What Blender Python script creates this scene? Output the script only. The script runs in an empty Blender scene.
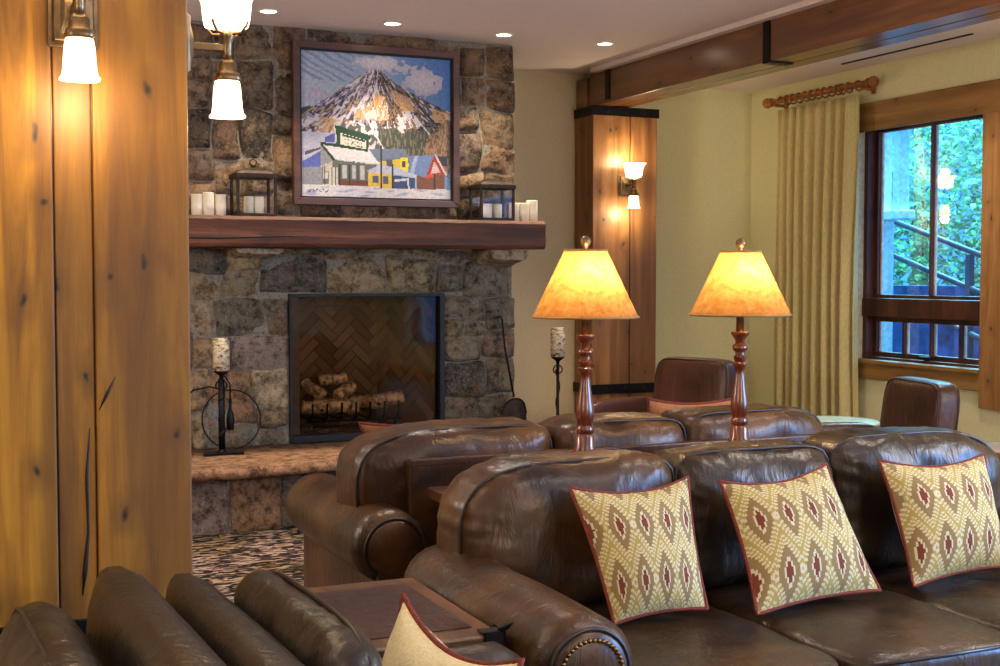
import bpy, math, random
from mathutils import Vector, Matrix, noise as mn
R = math.radians
C = bpy.context.scene.collection
sin, cos, pi = math.sin, math.cos, math.pi

# ------------------------------------------------------------------ helpers
def lin(c):
    return tuple((x / 12.92 if x <= .04045 else ((x + .055) / 1.055) ** 2.4) for x in (v / 255. for v in c))

class MB:
    """collects geometry and links it as ONE mesh object"""
    def __init__(s):
        s.v = []; s.f = []; s.sm = []; s.col = []; s.uv = []
    def add(s, vs, fs, smooth=False, col=None, uv=None):
        b = len(s.v); s.v.extend([tuple(p) for p in vs])
        for f in fs:
            s.f.append(tuple(b + i for i in f)); s.sm.append(smooth); s.col.append(col)
        if uv: s.uv.extend(uv)
        else: s.uv.extend([(0, 0)] * len(vs))
        return s
    def box(s, x0, y0, z0, x1, y1, z1):
        vs = [(x, y, z) for z in (z0, z1) for y in (y0, y1) for x in (x0, x1)]
        return s.add(vs, [(0, 2, 3, 1), (4, 5, 7, 6), (0, 1, 5, 4), (2, 6, 7, 3), (0, 4, 6, 2), (1, 3, 7, 5)])
    def prism(s, poly, axis, lo, hi, smooth=False):
        n = len(poly); vs = []
        for h in (lo, hi):
            for a, b in poly:
                vs.append((h, a, b) if axis == 0 else (a, h, b) if axis == 1 else (a, b, h))
        fs = [tuple(range(n))[::-1], tuple(range(n, 2 * n))]
        s.add(vs, fs)
        b = len(s.v) - 2 * n
        for i in range(n):
            j = (i + 1) % n
            s.f.append((b + i, b + j, b + n + j, b + n + i)); s.sm.append(smooth); s.col.append(None)
        return s
    def lathe(s, prof, c=(0, 0, 0), n=28, cap=True, axis=2):
        vs = []
        for r, z in prof:
            for k in range(n):
                a = 2 * pi * k / n
                p = (r * cos(a), r * sin(a), z)
                if axis == 1: p = (p[0], p[2], p[1])
                if axis == 0: p = (p[2], p[0], p[1])
                vs.append((p[0] + c[0], p[1] + c[1], p[2] + c[2]))
        fs = []
        for i in range(len(prof) - 1):
            for k in range(n):
                k2 = (k + 1) % n
                fs.append((i * n + k, i * n + k2, (i + 1) * n + k2, (i + 1) * n + k))
        if cap:
            fs.append(tuple(range(n))[::-1]); m = (len(prof) - 1) * n; fs.append(tuple(range(m, m + n)))
        return s.add(vs, fs, True)
    def loft(s, rings, cap=True, smooth=True, closed=False):
        n = len(rings[0]); vs = [p for r in rings for p in r]; fs = []
        m = len(rings)
        for i in range(m if closed else m - 1):
            i2 = (i + 1) % m
            for k in range(n):
                k2 = (k + 1) % n
                fs.append((i * n + k, i * n + k2, i2 * n + k2, i2 * n + k))
        if cap and not closed:
            fs.append(tuple(range(n))[::-1]); fs.append(tuple(range((m - 1) * n, m * n)))
        return s.add(vs, fs, smooth)
    def tube(s, pts, r, n=8, closed=False, cap=True):
        pts = [Vector(p) for p in pts]; m = len(pts); rings = []
        up = None
        for i, p in enumerate(pts):
            a = pts[(i - 1) % m] if (closed or i > 0) else p
            b = pts[(i + 1) % m] if (closed or i < m - 1) else p
            t = (b - a); t = t.normalized() if t.length > 1e-9 else Vector((0, 0, 1))
            if up is None:
                up = Vector((0, 0, 1)) if abs(t.z) < .9 else Vector((1, 0, 0))
            u = (up - t * up.dot(t)); u = u.normalized() if u.length > 1e-6 else t.orthogonal().normalized()
            up = u; w = t.cross(u); rr = r[i] if isinstance(r, (list, tuple)) else r
            rings.append([p + (u * cos(2 * pi * k / n) + w * sin(2 * pi * k / n)) * rr for k in range(n)])
        return s.loft(rings, cap=cap, closed=closed)
    def build(s, name, mat, parent=None, bevel=0, local=False, sub=0, crisp=0):
        o_ = Vector((0, 0, 0))
        if parent is not None and not local:
            q = parent
            while q: o_ = o_ + q.location; q = q.parent
        me = bpy.data.meshes.new(name)
        me.from_pydata([(p[0] - o_[0], p[1] - o_[1], p[2] - o_[2]) for p in s.v], [], s.f)
        me.polygons.foreach_set('use_smooth', s.sm)
        if any(c is not None for c in s.col):
            ca = me.color_attributes.new('tone', 'FLOAT_COLOR', 'CORNER')
            for p in me.polygons:
                c = s.col[p.index] or (.5, .5, .5)
                for li in p.loop_indices: ca.data[li].color = (c[0], c[1], c[2], 1)
        if any(u != (0, 0) for u in s.uv):
            ul = me.uv_layers.new(name='UVMap')
            for l in me.loops: ul.data[l.index].uv = s.uv[l.vertex_index]
        me.materials.append(mat)
        me.update()
        o = bpy.data.objects.new(name, me); C.objects.link(o)
        if parent is not None: o.parent = parent
        if bevel:
            b = o.modifiers.new('bev', 'BEVEL'); b.width = bevel; b.segments = 3; b.limit_method = 'ANGLE'; b.angle_limit = R(40)
            b.harden_normals = False
        if crisp:
            b = o.modifiers.new('es', 'EDGE_SPLIT'); b.split_angle = R(crisp)
        if sub:
            b = o.modifiers.new('sub', 'SUBSURF'); b.levels = sub; b.render_levels = sub
        return o

def tag(o, label, cat, group=None):
    o['label'] = label; o['category'] = cat
    if group: o['group'] = group
    return o
def thing(name, label, cat, loc=(0, 0, 0), rotz=0, group=None):
    o = bpy.data.objects.new(name, None); C.objects.link(o)
    o.empty_display_size = .05
    o.location = loc; o.rotation_euler = (0, 0, rotz)
    return tag(o, label, cat, group)
def struct(o):
    o['kind'] = 'structure'; return o
def copy_tree(o, parent=None):
    c = o.copy(); C.objects.link(c)
    if parent is not None: c.parent = parent
    for ch in list(o.children): copy_tree(ch, c)
    return c
def N(x, y, z): return mn.noise(Vector((x, y, z)))

# ------------------------------------------------------------------ materials
def newmat(name):
    m = bpy.data.materials.new(name); m.use_nodes = True
    nt = m.node_tree; nt.nodes.clear()
    out = nt.nodes.new('ShaderNodeOutputMaterial')
    return m, nt, out
def nd(nt, t, **kw):
    n = nt.nodes.new(t)
    for k, v in kw.items(): setattr(n, k, v)
    return n
def ramp(nt, fac, stops, interp='LINEAR'):
    r = nd(nt, 'ShaderNodeValToRGB'); r.color_ramp.interpolation = interp
    e = r.color_ramp.elements
    while len(e) < len(stops): e.new(.5)
    for i, (p, c) in enumerate(stops):
        e[i].position = p; e[i].color = (*lin(c), 1) if len(c) == 3 else c
    nt.links.new(fac, r.inputs[0]); return r.outputs[0]
def mapping(nt, scale, coord='Object', rot=(0, 0, 0)):
    tc = nd(nt, 'ShaderNodeTexCoord'); mp = nd(nt, 'ShaderNodeMapping')
    mp.inputs['Scale'].default_value = scale; mp.inputs['Rotation'].default_value = rot
    nt.links.new(tc.outputs[coord], mp.inputs[0]); return mp.outputs[0]
def noise_tex(nt, vec, scale, detail=4, rough=.55, dist=0):
    n = nd(nt, 'ShaderNodeTexNoise'); n.inputs['Scale'].default_value = scale; n.inputs['Detail'].default_value = detail
    n.inputs['Roughness'].default_value = rough; n.inputs['Distortion'].default_value = dist
    nt.links.new(vec, n.inputs['Vector']); return n.outputs['Fac']
def mix(nt, fac, a, b, blend='MIX'):
    m = nd(nt, 'ShaderNodeMix', data_type='RGBA', blend_type=blend)
    for i, v in ((0, fac), (6, a), (7, b)):
        if hasattr(v, 'links') or hasattr(v, 'is_linked'): nt.links.new(v, m.inputs[i])
        elif i == 0: m.inputs[0].default_value = v
        else: m.inputs[i].default_value = (*lin(v), 1)
    return m.outputs[2]
def math_(nt, op, a, b=None, c=None):
    m = nd(nt, 'ShaderNodeMath', operation=op)
    for i, v in enumerate((a, b, c)):
        if v is None: continue
        if isinstance(v, (int, float)): m.inputs[i].default_value = v
        else: nt.links.new(v, m.inputs[i])
    return m.outputs[0]
def princ(nt, out, color, rough=.5, bump=None, bstr=.2, bdist=.01, metal=0, spec=.5, coat=0):
    p = nd(nt, 'ShaderNodeBsdfPrincipled')
    if isinstance(color, tuple): p.inputs['Base Color'].default_value = (*lin(color), 1)
    else: nt.links.new(color, p.inputs['Base Color'])
    if isinstance(rough, (int, float)): p.inputs['Roughness'].default_value = rough
    else: nt.links.new(rough, p.inputs['Roughness'])
    p.inputs['Metallic'].default_value = metal; p.inputs['Specular IOR Level'].default_value = spec
    p.inputs['Coat Weight'].default_value = coat; p.inputs['Coat Roughness'].default_value = .25
    if bump is not None:
        b = nd(nt, 'ShaderNodeBump'); b.inputs['Strength'].default_value = bstr; b.inputs['Distance'].default_value = bdist
        nt.links.new(bump, b.inputs['Height']); nt.links.new(b.outputs[0], p.inputs['Normal'])
    nt.links.new(p.outputs[0], out.inputs[0]); return p

def plain(name, col, rough=.5, metal=0, spec=.5, nscale=20, var=.12, bstr=.05):
    m, nt, out = newmat(name)
    v = mapping(nt, (1, 1, 1)); n = noise_tex(nt, v, nscale)
    a = tuple(max(0, c * (1 - var)) for c in col); b = tuple(min(255, c * (1 + var)) for c in col)
    princ(nt, out, ramp(nt, n, [(.3, a), (.7, b)]), rough, n, bstr, .005, metal, spec)
    return m

def wood(name, dark, mid, light, axis='z', scale=1., rough=.4, knots=.55, coat=0, bstr=.12):
    m, nt, out = newmat(name)
    k = {'z': (7, 7, .55), 'x': (.55, 7, 7), 'y': (7, .55, 7)}[axis]
    v = mapping(nt, tuple(q * scale for q in k))
    g = noise_tex(nt, v, 1.6, 6, .62, .9)
    fine = noise_tex(nt, mapping(nt, tuple(q * scale * 5 for q in k)), 2.2, 4, .6)
    base = ramp(nt, g, [(.28, dark), (.5, mid), (.72, light)])
    base = mix(nt, math_(nt, 'MULTIPLY', fine, .38), base, dark)
    big = noise_tex(nt, mapping(nt, tuple(q * scale * .25 for q in k)), 2.4, 3)
    base = mix(nt, math_(nt, 'MULTIPLY', ramp(nt, big, [(.44, (0, 0, 0)), (.6, (255, 255, 255))]), .75), base, dark)
    tc_ = nd(nt, 'ShaderNodeTexCoord'); sx_ = nd(nt, 'ShaderNodeSeparateXYZ'); cx_ = nd(nt, 'ShaderNodeCombineXYZ'); nt.links.new(tc_.outputs['Object'], sx_.inputs[0])
    ia = 'xyz'.index(axis); oth_ = [k_ for k_ in range(3) if k_ != ia]
    nt.links.new(math_(nt, 'MULTIPLY', math_(nt, 'ADD', sx_.outputs[oth_[0]], sx_.outputs[oth_[1]]), 5.2), cx_.inputs[0])
    nt.links.new(math_(nt, 'MULTIPLY', sx_.outputs[ia], 2.9), cx_.inputs[1])
    vo = nd(nt, 'ShaderNodeTexVoronoi', voronoi_dimensions='2D'); vo.inputs['Scale'].default_value = 1.0 * scale
    wob = nd(nt, 'ShaderNodeVectorMath', operation='ADD')
    nz = nd(nt, 'ShaderNodeTexNoise'); nz.inputs['Scale'].default_value = 9
    vv = cx_.outputs[0]; nt.links.new(mapping(nt, (1, 1, 1)), nz.inputs['Vector'])
    sc = nd(nt, 'ShaderNodeVectorMath', operation='SCALE'); sc.inputs['Scale'].default_value = .34
    nt.links.new(nz.outputs['Color'], sc.inputs[0]); nt.links.new(vv, wob.inputs[0]); nt.links.new(sc.outputs[0], wob.inputs[1])
    nt.links.new(wob.outputs[0], vo.inputs['Vector'])
    msk = math_(nt, 'GREATER_THAN', math_(nt, 'FRACT', math_(nt, 'MULTIPLY', vo.outputs['Color'], 17.31)), 1 - knots)
    halo = math_(nt, 'MULTIPLY', ramp(nt, vo.outputs['Distance'], [(.02, (255, 255, 255)), (.3, (0, 0, 0))]), msk)
    core = math_(nt, 'MULTIPLY', ramp(nt, vo.outputs['Distance'], [(.015, (255, 255, 255)), (.06, (0, 0, 0))]), msk)
    base = mix(nt, math_(nt, 'MULTIPLY', halo, .7), base, dark)
    base = mix(nt, core, base, tuple(c * .4 for c in dark))
    princ(nt, out, base, rough, fine, bstr, .004, 0, .45, coat)
    return m

def leather(name, dark, mid, light, rough=.36, worn=.5):
    m, nt, out = newmat(name)
    v = mapping(nt, (1, 1, 1))
    a = noise_tex(nt, v, 3.2, 5, .6, .4); b = noise_tex(nt, v, 14, 5, .65)
    base = ramp(nt, a, [(.3, dark), (.52, mid), (.78, light)])
    base = mix(nt, math_(nt, 'MULTIPLY', b, worn), base, dark)
    vo = nd(nt, 'ShaderNodeTexVoronoi'); vo.inputs['Scale'].default_value = 210; nt.links.new(v, vo.inputs['Vector'])
    wr = noise_tex(nt, mapping(nt, (9, 9, 2.5)), 2.2, 4, .6, 1.2)
    h = math_(nt, 'ADD', math_(nt, 'MULTIPLY', vo.outputs['Distance'], .03), math_(nt, 'MULTIPLY', wr, 1.0))
    rr = math_(nt, 'ADD', math_(nt, 'MULTIPLY', b, .22), rough - .1)
    princ(nt, out, base, rr, h, .26, .018, 0, .42)
    return m

def emis(name, col, s, col2=None):
    m, nt, out = newmat(name)
    e = nd(nt, 'ShaderNodeEmission'); e.inputs[0].default_value = (*lin(col), 1); e.inputs[1].default_value = s
    nt.links.new(e.outputs[0], out.inputs[0]); return m

M = {}
M['orange_wood'] = wood('honey_alder_boards', (88, 52, 6), (164, 108, 13), (200, 144, 30), 'z', 1.15, .55, .85)
M['orange_wood2'] = wood('honey_alder_strip', (78, 46, 6), (148, 96, 12), (180, 124, 26), 'z', 1.3, .55, .85)
M['post_wood'] = wood('alder_post_boards', (98, 62, 30), (158, 108, 60), (184, 134, 82), 'z', 1, .42, .6)
M['beam_wood'] = wood('alder_beam', (84, 50, 24), (140, 88, 46), (170, 114, 64), 'y', 1, .28, .6, .6)
M['casing_wood_y'] = wood('alder_casing_level', (120, 84, 40), (168, 124, 70), (190, 146, 92), 'y', 1.2, .45, .5)
M['casing_wood_z'] = wood('alder_casing_upright', (120, 80, 40), (166, 118, 66), (188, 140, 88), 'z', 1.2, .45, .5)
M['mantel_wood'] = wood('rough_sawn_mantel', (52, 26, 14), (110, 62, 36), (146, 90, 54), 'x', 1.1, .6, .25, bstr=.6)
M['table_wood'] = wood('walnut_table', (50, 27, 13), (98, 56, 28), (128, 78, 42), 'x', 1.3, .3, .2, coat=.3)
M['chest_wood'] = wood('worn_chest_wood', (62, 38, 20), (116, 74, 42), (142, 94, 56), 'y', 1.3, .34, .3)
M['lamp_wood'] = wood('cherry_turned', (66, 28, 14), (118, 54, 28), (150, 74, 40), 'z', 2.5, .22, 0, coat=.6)
M['dark_wood'] = wood('dark_sash_wood', (46, 24, 14), (84, 46, 28), (104, 60, 38), 'z', 1.5, .4, .1)
M['rod_wood'] = wood('honey_rod', (120, 70, 26), (176, 112, 50), (206, 144, 74), 'y', 2, .35, 0)
M['frame_wood'] = wood('walnut_picture_frame', (52, 30, 20), (84, 50, 34), (104, 64, 44), 'x', 1.5, .4, 0)
M['leather'] = leather('espresso_leather', (22, 14, 7), (54, 37, 20), (88, 62, 35), .33)
M['leather_tan'] = leather('worn_brown_leather', (29, 16, 7), (80, 51, 24), (126, 86, 43), .33)
M['leather_dark'] = leather('dark_taupe_leather', (24, 18, 13), (48, 37, 28), (70, 55, 42), .33)
M['leather_club'] = leather('smooth_club_leather', (50, 29, 20), (78, 47, 34), (96, 60, 45), .32, .3)
M['leather_inlay'] = leather('oxblood_inlay', (36, 18, 12), (64, 34, 22), (84, 46, 30), .3)
M['piping'] = plain('dark_leather_piping', (30, 19, 13), .4)
M['iron'] = plain('black_wrought_iron', (24, 23, 25), .45, .7, .5, 30, .3, .3)
M['iron_rust'] = plain('aged_iron', (52, 40, 32), .55, .6, .5, 30, .3, .3)
M['bronze'] = plain('brushed_bronze', (120, 98, 70), .35, .9, .5, 30, .15)
M['brass_nail'] = plain('antique_brass_nail', (120, 88, 50), .35, 1)
M['plaster'] = plain('cream_plaster', (197, 180, 146), .85, 0, .2, 60, .025, .05)
M['green_plaster'] = plain('sage_plaster', (222, 217, 172), .85, 0, .2, 60, .025, .05)
M['ceiling'] = plain('ceiling_plaster', (232, 218, 216), .9, 0, .2, 60, .02, .05)
M['candle'] = plain('ivory_wax', (236, 226, 200), .5, 0, .4, 30, .03)
M['black'] = plain('matte_black_metal', (18, 17, 18), .5, .4)
M['soot'] = plain('sooty_metal', (96, 80, 66), .6, .2)
M['log'] = plain('charred_log', (138, 112, 88), .9, 0, .2, 26, .95, .8)
M['logend'] = plain('pale_log_wood', (186, 158, 118), .85, 0, .2, 25, .25, .4)
M['ember'] = plain('ash_and_cinders', (58, 44, 38), .95, 0, .1, 60, .8, 1)
M['cream_cloth'] = plain('cream_linen', (216, 202, 156), .9, 0, .2, 150, .06, .2)
M['maroon'] = plain('maroon_cord', (112, 50, 38), .8, 0, .2, 150, .2, .3)
M['orange_cloth'] = plain('rust_orange_cloth', (160, 104, 66), .9, 0, .2, 150, .15, .2)
M['mortar'] = plain('grey_mortar', (116, 110, 100), .95, 0, .1, 60, .2, .5)
M['pale_top'] = plain('pale_stone_top', (188, 178, 146), .4, 0, .5, 15, .12)
M['white_rim'] = plain('white_trim_ring', (232, 226, 216), .4)

def m_stone():
    m, nt, out = newmat('fieldstone')
    at = nd(nt, 'ShaderNodeAttribute', attribute_name='tone')
    v = mapping(nt, (1, 1, 1))
    a = noise_tex(nt, v, 13, 10, .78); b = noise_tex(nt, v, 55, 6, .75); c = noise_tex(nt, v, 5.5, 4, .65)
    dk = mix(nt, 1.0, at.outputs['Color'], (120, 110, 100), 'MULTIPLY')
    lt = mix(nt, .5, at.outputs['Color'], (220, 210, 190))
    col = mix(nt, ramp(nt, a, [(.40, (255, 255, 255)), (.56, (0, 0, 0))]), at.outputs['Color'], dk)
    col = mix(nt, ramp(nt, b, [(.5, (0, 0, 0)), (.72, (190, 190, 190))]), col, lt)
    col = mix(nt, math_(nt, 'MULTIPLY', ramp(nt, c, [(.52, (0, 0, 0)), (.66, (255, 255, 255))]), .38), col, (156, 120, 84))
    h = math_(nt, 'ADD', math_(nt, 'MULTIPLY', a, .8), math_(nt, 'MULTIPLY', b, .5))
    princ(nt, out, col, .85, h, 1.0, .035, 0, .25)
    return m
M['stone'] = m_stone()

def m_tone(name, rough=.7):
    m, nt, out = newmat(name)
    at = nd(nt, 'ShaderNodeAttribute', attribute_name='tone')
    n = noise_tex(nt, mapping(nt, (1, 1, 1)), 90, 3)
    princ(nt, out, at.outputs['Color'], rough, n, .1, .003, 0, .3)
    return m
M['canvas'] = m_tone('painted_canvas', .6)
M['firebrick'] = m_tone('fire_brick', .9)
M['leaf'] = m_tone('leaf', .5)

def m_carpet():
    m, nt, out = newmat('fleck_carpet')
    tc = nd(nt, 'ShaderNodeTexCoord')
    v = mapping(nt, (24, 66, 1), rot=(0, 0, R(-14)))
    vo = nd(nt, 'ShaderNodeTexVoronoi'); vo.inputs['Scale'].default_value = 1.; vo.inputs['Randomness'].default_value = 1
    wob = nd(nt, 'ShaderNodeVectorMath', operation='ADD'); nz = nd(nt, 'ShaderNodeTexNoise'); nz.inputs['Scale'].default_value = 11
    nt.links.new(tc.outputs['Object'], nz.inputs['Vector']); nt.links.new(v, wob.inputs[0])
    sc = nd(nt, 'ShaderNodeVectorMath', operation='SCALE'); sc.inputs['Scale'].default_value = 1.6
    nt.links.new(nz.outputs['Color'], sc.inputs[0]); nt.links.new(sc.outputs[0], wob.inputs[1]); nt.links.new(wob.outputs[0], vo.inputs['Vector'])
    f = nd(nt, 'ShaderNodeSeparateColor'); nt.links.new(vo.outputs['Color'], f.inputs[0])
    zone = noise_tex(nt, mapping(nt, (1, 1, 1)), 1.6, 2)
    c1 = ramp(nt, f.outputs[0], [(0, (26, 24, 28)), (.36, (84, 66, 58)), (.5, (160, 136, 120)), (.66, (44, 40, 48)), (.8, (184, 156, 142)), (.92, (120, 100, 100))], 'CONSTANT')
    c2 = ramp(nt, f.outputs[0], [(0, (24, 24, 22)), (.36, (96, 84, 52)), (.5, (146, 126, 94)), (.66, (40, 38, 36)), (.8, (168, 144, 116)), (.92, (104, 70, 56))], 'CONSTANT')
    col = mix(nt, ramp(nt, zone, [(.44, (0, 0, 0)), (.58, (255, 255, 255))]), c1, c2)
    princ(nt, out, col, .95, f.outputs[1], .3, .006, 0, .1)
    return m
M['carpet'] = m_carpet()

def m_curtain():
    m, nt, out = newmat('khaki_linen_curtain')
    v = mapping(nt, (260, 260, 30)); n = noise_tex(nt, v, 1, 3)
    col = ramp(nt, n, [(.3, (186, 170, 112)), (.7, (214, 200, 146))])
    p = princ(nt, out, col, .9, n, .15, .002, 0, .15)
    return m
M['curtain'] = m_curtain()

def m_ikat(flip=1):
    m, nt, out = newmat('ikat_ogee_linen')
    tc = nd(nt, 'ShaderNodeTexCoord'); sp = nd(nt, 'ShaderNodeSeparateXYZ'); nt.links.new(tc.outputs['UV'], sp.inputs[0])
    u, v = sp.outputs[0], sp.outputs[1]
    nj = noise_tex(nt, mapping(nt, (70, 1.5, 1), 'UV'), 1, 1)
    v2 = math_(nt, 'ADD', v, math_(nt, 'MULTIPLY', math_(nt, 'SUBTRACT', nj, .5), .022))
    uu = math_(nt, 'MULTIPLY', math_(nt, 'DIVIDE', math_(nt, 'FLOOR', math_(nt, 'MULTIPLY', u, 75)), 75), 4.6)
    vv = math_(nt, 'MULTIPLY', math_(nt, 'ADD', v2, .03), 1.16)
    def lattice(ou, ov):
        du = math_(nt, 'ABSOLUTE', math_(nt, 'SUBTRACT', math_(nt, 'FRACT', math_(nt, 'ADD', uu, ou)), .5))
        dv = math_(nt, 'ABSOLUTE', math_(nt, 'SUBTRACT', math_(nt, 'FRACT', math_(nt, 'ADD', vv, ov)), .5))
        return math_(nt, 'ADD', math_(nt, 'MULTIPLY', du, 2), math_(nt, 'POWER', math_(nt, 'MULTIPLY', dv, 3.5), 1.35))
    k = math_(nt, 'MULTIPLY', math_(nt, 'MINIMUM', lattice(0, .2), lattice(.5, .7)), .6)
    cream = (208, 198, 162); tau = (138, 114, 74); red = (112, 50, 38); gold = (172, 152, 84); tan = (190, 166, 116)
    col = ramp(nt, k, [(0, red), (.15, cream), (.225, tau), (.475, cream), (.515, gold), (.56, cream), (.605, gold), (.67, cream), (.72, gold)], 'CONSTANT')
    wv = noise_tex(nt, mapping(nt, (160, 160, 160), 'UV'), 1, 2)
    col = mix(nt, math_(nt, 'MULTIPLY', wv, .25), col, (120, 100, 66))
    princ(nt, out, col, .9, wv, .2, .002, 0, .15)
    return m
M['ikat'] = m_ikat()

def m_birch():
    m, nt, out = newmat('birch_bark_candle')
    n = noise_tex(nt, mapping(nt, (18, 18, 45)), 1.2, 5, .65, .6)
    princ(nt, out, ramp(nt, n, [(.40, (58, 48, 40)), (.48, (176, 158, 126)), (.56, (220, 206, 178)), (.66, (132, 104, 70))]), .7, n, .3, .004)
    return m
M['birch'] = m_birch()

def m_shade():
    m, nt, out = newmat('parchment_shade')
    n = noise_tex(nt, mapping(nt, (1, 1, 1)), 26, 6, .7, .8)
    col = ramp(nt, n, [(.3, (138, 88, 40)), (.7, (176, 138, 84))])
    t = nd(nt, 'ShaderNodeBsdfTranslucent'); d = nd(nt, 'ShaderNodeBsdfDiffuse'); mx = nd(nt, 'ShaderNodeMixShader')
    nt.links.new(col, t.inputs[0]); nt.links.new(col, d.inputs[0]); mx.inputs[0].default_value = .4
    nt.links.new(t.outputs[0], mx.inputs[1]); nt.links.new(d.outputs[0], mx.inputs[2]); nt.links.new(mx.outputs[0], out.inputs[0])
    return m
M['shade'] = m_shade()
M['sconce_glass'] = emis('lit_opal_glass', (255, 222, 170), 4.0)
M['downlight'] = emis('lit_downlight_lens', (255, 232, 196), 14)

def m_glass(name, refl, tint=(255, 255, 255), maxr=.5):
    m, nt, out = newmat(name)
    t = nd(nt, 'ShaderNodeBsdfTransparent'); t.inputs[0].default_value = (*lin(tint), 1)
    g = nd(nt, 'ShaderNodeBsdfGlossy'); g.inputs['Roughness'].default_value = .02
    fr = nd(nt, 'ShaderNodeFresnel'); fr.inputs[0].default_value = 1.5
    f = math_(nt, 'MINIMUM', math_(nt, 'MULTIPLY', fr.outputs[0], refl), maxr)
    mx = nd(nt, 'ShaderNodeMixShader'); nt.links.new(f, mx.inputs[0]); nt.links.new(t.outputs[0], mx.inputs[1]); nt.links.new(g.outputs[0], mx.inputs[2])
    nt.links.new(mx.outputs[0], out.inputs[0]); return m
M['glass'] = m_glass('window_glass', .2)
M['lantern_glass'] = m_glass('lantern_glass', .07)
M['fireglass'] = m_glass('hearth_glass', .5, (236, 228, 218))

# ------------------------------------------------------------------ camera, world, view
H = 1.5
cam = bpy.data.cameras.new('camera'); co = bpy.data.objects.new('camera', cam); C.objects.link(co)
cam.sensor_width = 36; cam.lens = 36 * 1280 / 1000.; cam.clip_start = .02
co.location = (0, 0, H); co.rotation_euler = (R(90 - 2.62), 0, R(-23.8))
sc = bpy.context.scene; sc.camera = co
sc.view_settings.view_transform = 'Standard'; sc.view_settings.look = 'None'; sc.view_settings.gamma = 1
sc.view_settings.use_curve_mapping = False; sc.view_settings.exposure = 0.8
w = bpy.data.worlds.new('sky'); sc.world = w; w.use_nodes = True
bg = w.node_tree.nodes['Background']; bg.inputs[0].default_value = (.05, .33, 1.0, 1); bg.inputs[1].default_value = 1.5

# ------------------------------------------------------------------ room shell
CZ = 3.08; XR = 6.32; YB = 9.08; XL = -2.6; YF = -3.2
struct(MB().box(XL - .1, YF - .1, -.1, XR + .3, YB + .1, 0).build('floor', M['carpet']))
struct(MB().box(XL - .1, YF - .1, CZ, 4.75, YB + .1, CZ + .1).box(4.75, YF - .1, 3.03, XR + .3, YB + .1, CZ + .1).build('ceiling', M['ceiling']))
struct(MB().box(XL - .1, YB, 0, 4.9, YB + .12, CZ).build('wall_back', M['plaster']))
struct(MB().box(4.9, YB, 0, XR + .3, YB + .12, CZ).build('wall_alcove', M['green_plaster']))
struct(MB().box(XL - .12, YF, 0, XL, YB, CZ).build('wall_left', M['plaster']))
struct(MB().box(XL - .12, YF - .12, 0, XR + .3, YF, CZ).build('wall_front', M['plaster']))
WIN = [(6.30, 7.72, .86, 2.66), (-1.4, 2.0, .5, 2.56)]     # y0, y1, z0, z1 of the two openings in the right wall
mb = MB(); x0, x1 = XR, XR + .24
ys = sorted(WIN); yy = YF
for (a, b, c, d) in ys:
    mb.box(x0, yy, 0, x1, a, CZ); mb.box(x0, a, 0, x1, b, c); mb.box(x0, a, d, x1, b, CZ); yy = b
mb.box(x0, yy, 0, x1, YB, CZ)
struct(mb.build('wall_right', M['green_plaster']))

def make_window(idx, y0, y1, z0, z1, muntins):
    e = bpy.data.objects.new('window_%d' % idx, None); C.objects.link(e); e.location = (XR + .12, (y0 + y1) / 2, z0); struct(e)
    xw = XR + .12
    f = MB()
    f.box(xw - .06, y1 - .055, z0, xw + .09, y1, z1).box(xw - .06, y0, z0, xw + .09, y0 + .055, z1)
    f.box(xw - .06, y0 + .055, z1 - .06, xw + .09, y1 - .055, z1).box(xw - .06, y0 + .055, z0, xw + .09, y1 - .055, z0 + .03)
    f.build('window_frame', M['dark_wood'], e, .004)
    zr0, zr1 = z0 + .30, z0 + .485
    if idx == 1:
        f = MB(); f.box(xw - .075, y0 + .02, zr0 + .03, xw + .06, y1 - .02, zr1 - .02); f.build('meeting_rail', M['dark_wood'], e, .006)
        for nm, za, zb, n in (('upper_sash', zr1 - .04, z1 - .06, muntins[0]), ('lower_sash', z0 + .02, zr0 + .04, muntins[1])):
            s = MB(); ya, yb = y0 + .055, y1 - .055
            s.box(xw, yb - .045, za, xw + .05, yb, zb).box(xw, ya, za, xw + .05, ya + .045, zb)
            s.box(xw, ya + .045, zb - .05, xw + .05, yb - .045, zb).box(xw, ya + .045, za, xw + .05, yb - .045, za + .045)
            so = s.build(nm, M['dark_wood'], e, .004)
            g = MB(); g.box(xw + .022, ya + .04, za + .04, xw + .028, yb - .04, zb - .045); g.build('glass_pane', M['glass'], so)
            b = MB(); W = M['white_rim']
            for yv in n:
                b.box(xw + .004, yv - .011, za + .04, xw + .046, yv + .011, zb - .045)
            b.build('muntin', M['dark_wood'], so)
            b = MB()
            for yv in list(n) + [yb - .045]:
                q = .011 if yv in n else 0
                b.box(xw + .03, yv - q - .015, za + .045, xw + .044, yv - q, zb - .05)
            b.build('white_bead', W, so)
        MB().lathe([(.012, 0), (.03, .004), (.03, .022), (.012, .03)], (xw - .03, 7.05, z0 + .03), 12).box(xw - .075, 6.98, z0 + .04, xw - .05, 7.1, z0 + .06).build('crank_handle', M['black'], e)
    else:
        g = MB(); g.box(xw + .022, y0 + .05, z0 + .03, xw + .028, y1 - .05, z1 - .05); g.build('glass_pane', M['glass'], e)
        b = MB()
        for k in (1, 2): yv = y0 + (y1 - y0) * k / 3; b.box(xw - .03, yv - .04, z0, xw + .06, yv + .04, z1)
        b.build('mullion', M['dark_wood'], e, .004)
make_window(1, *WIN[0], ([7.07], [7.335, 7.055, 6.77]))
make_window(2, *WIN[1], None)
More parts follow.
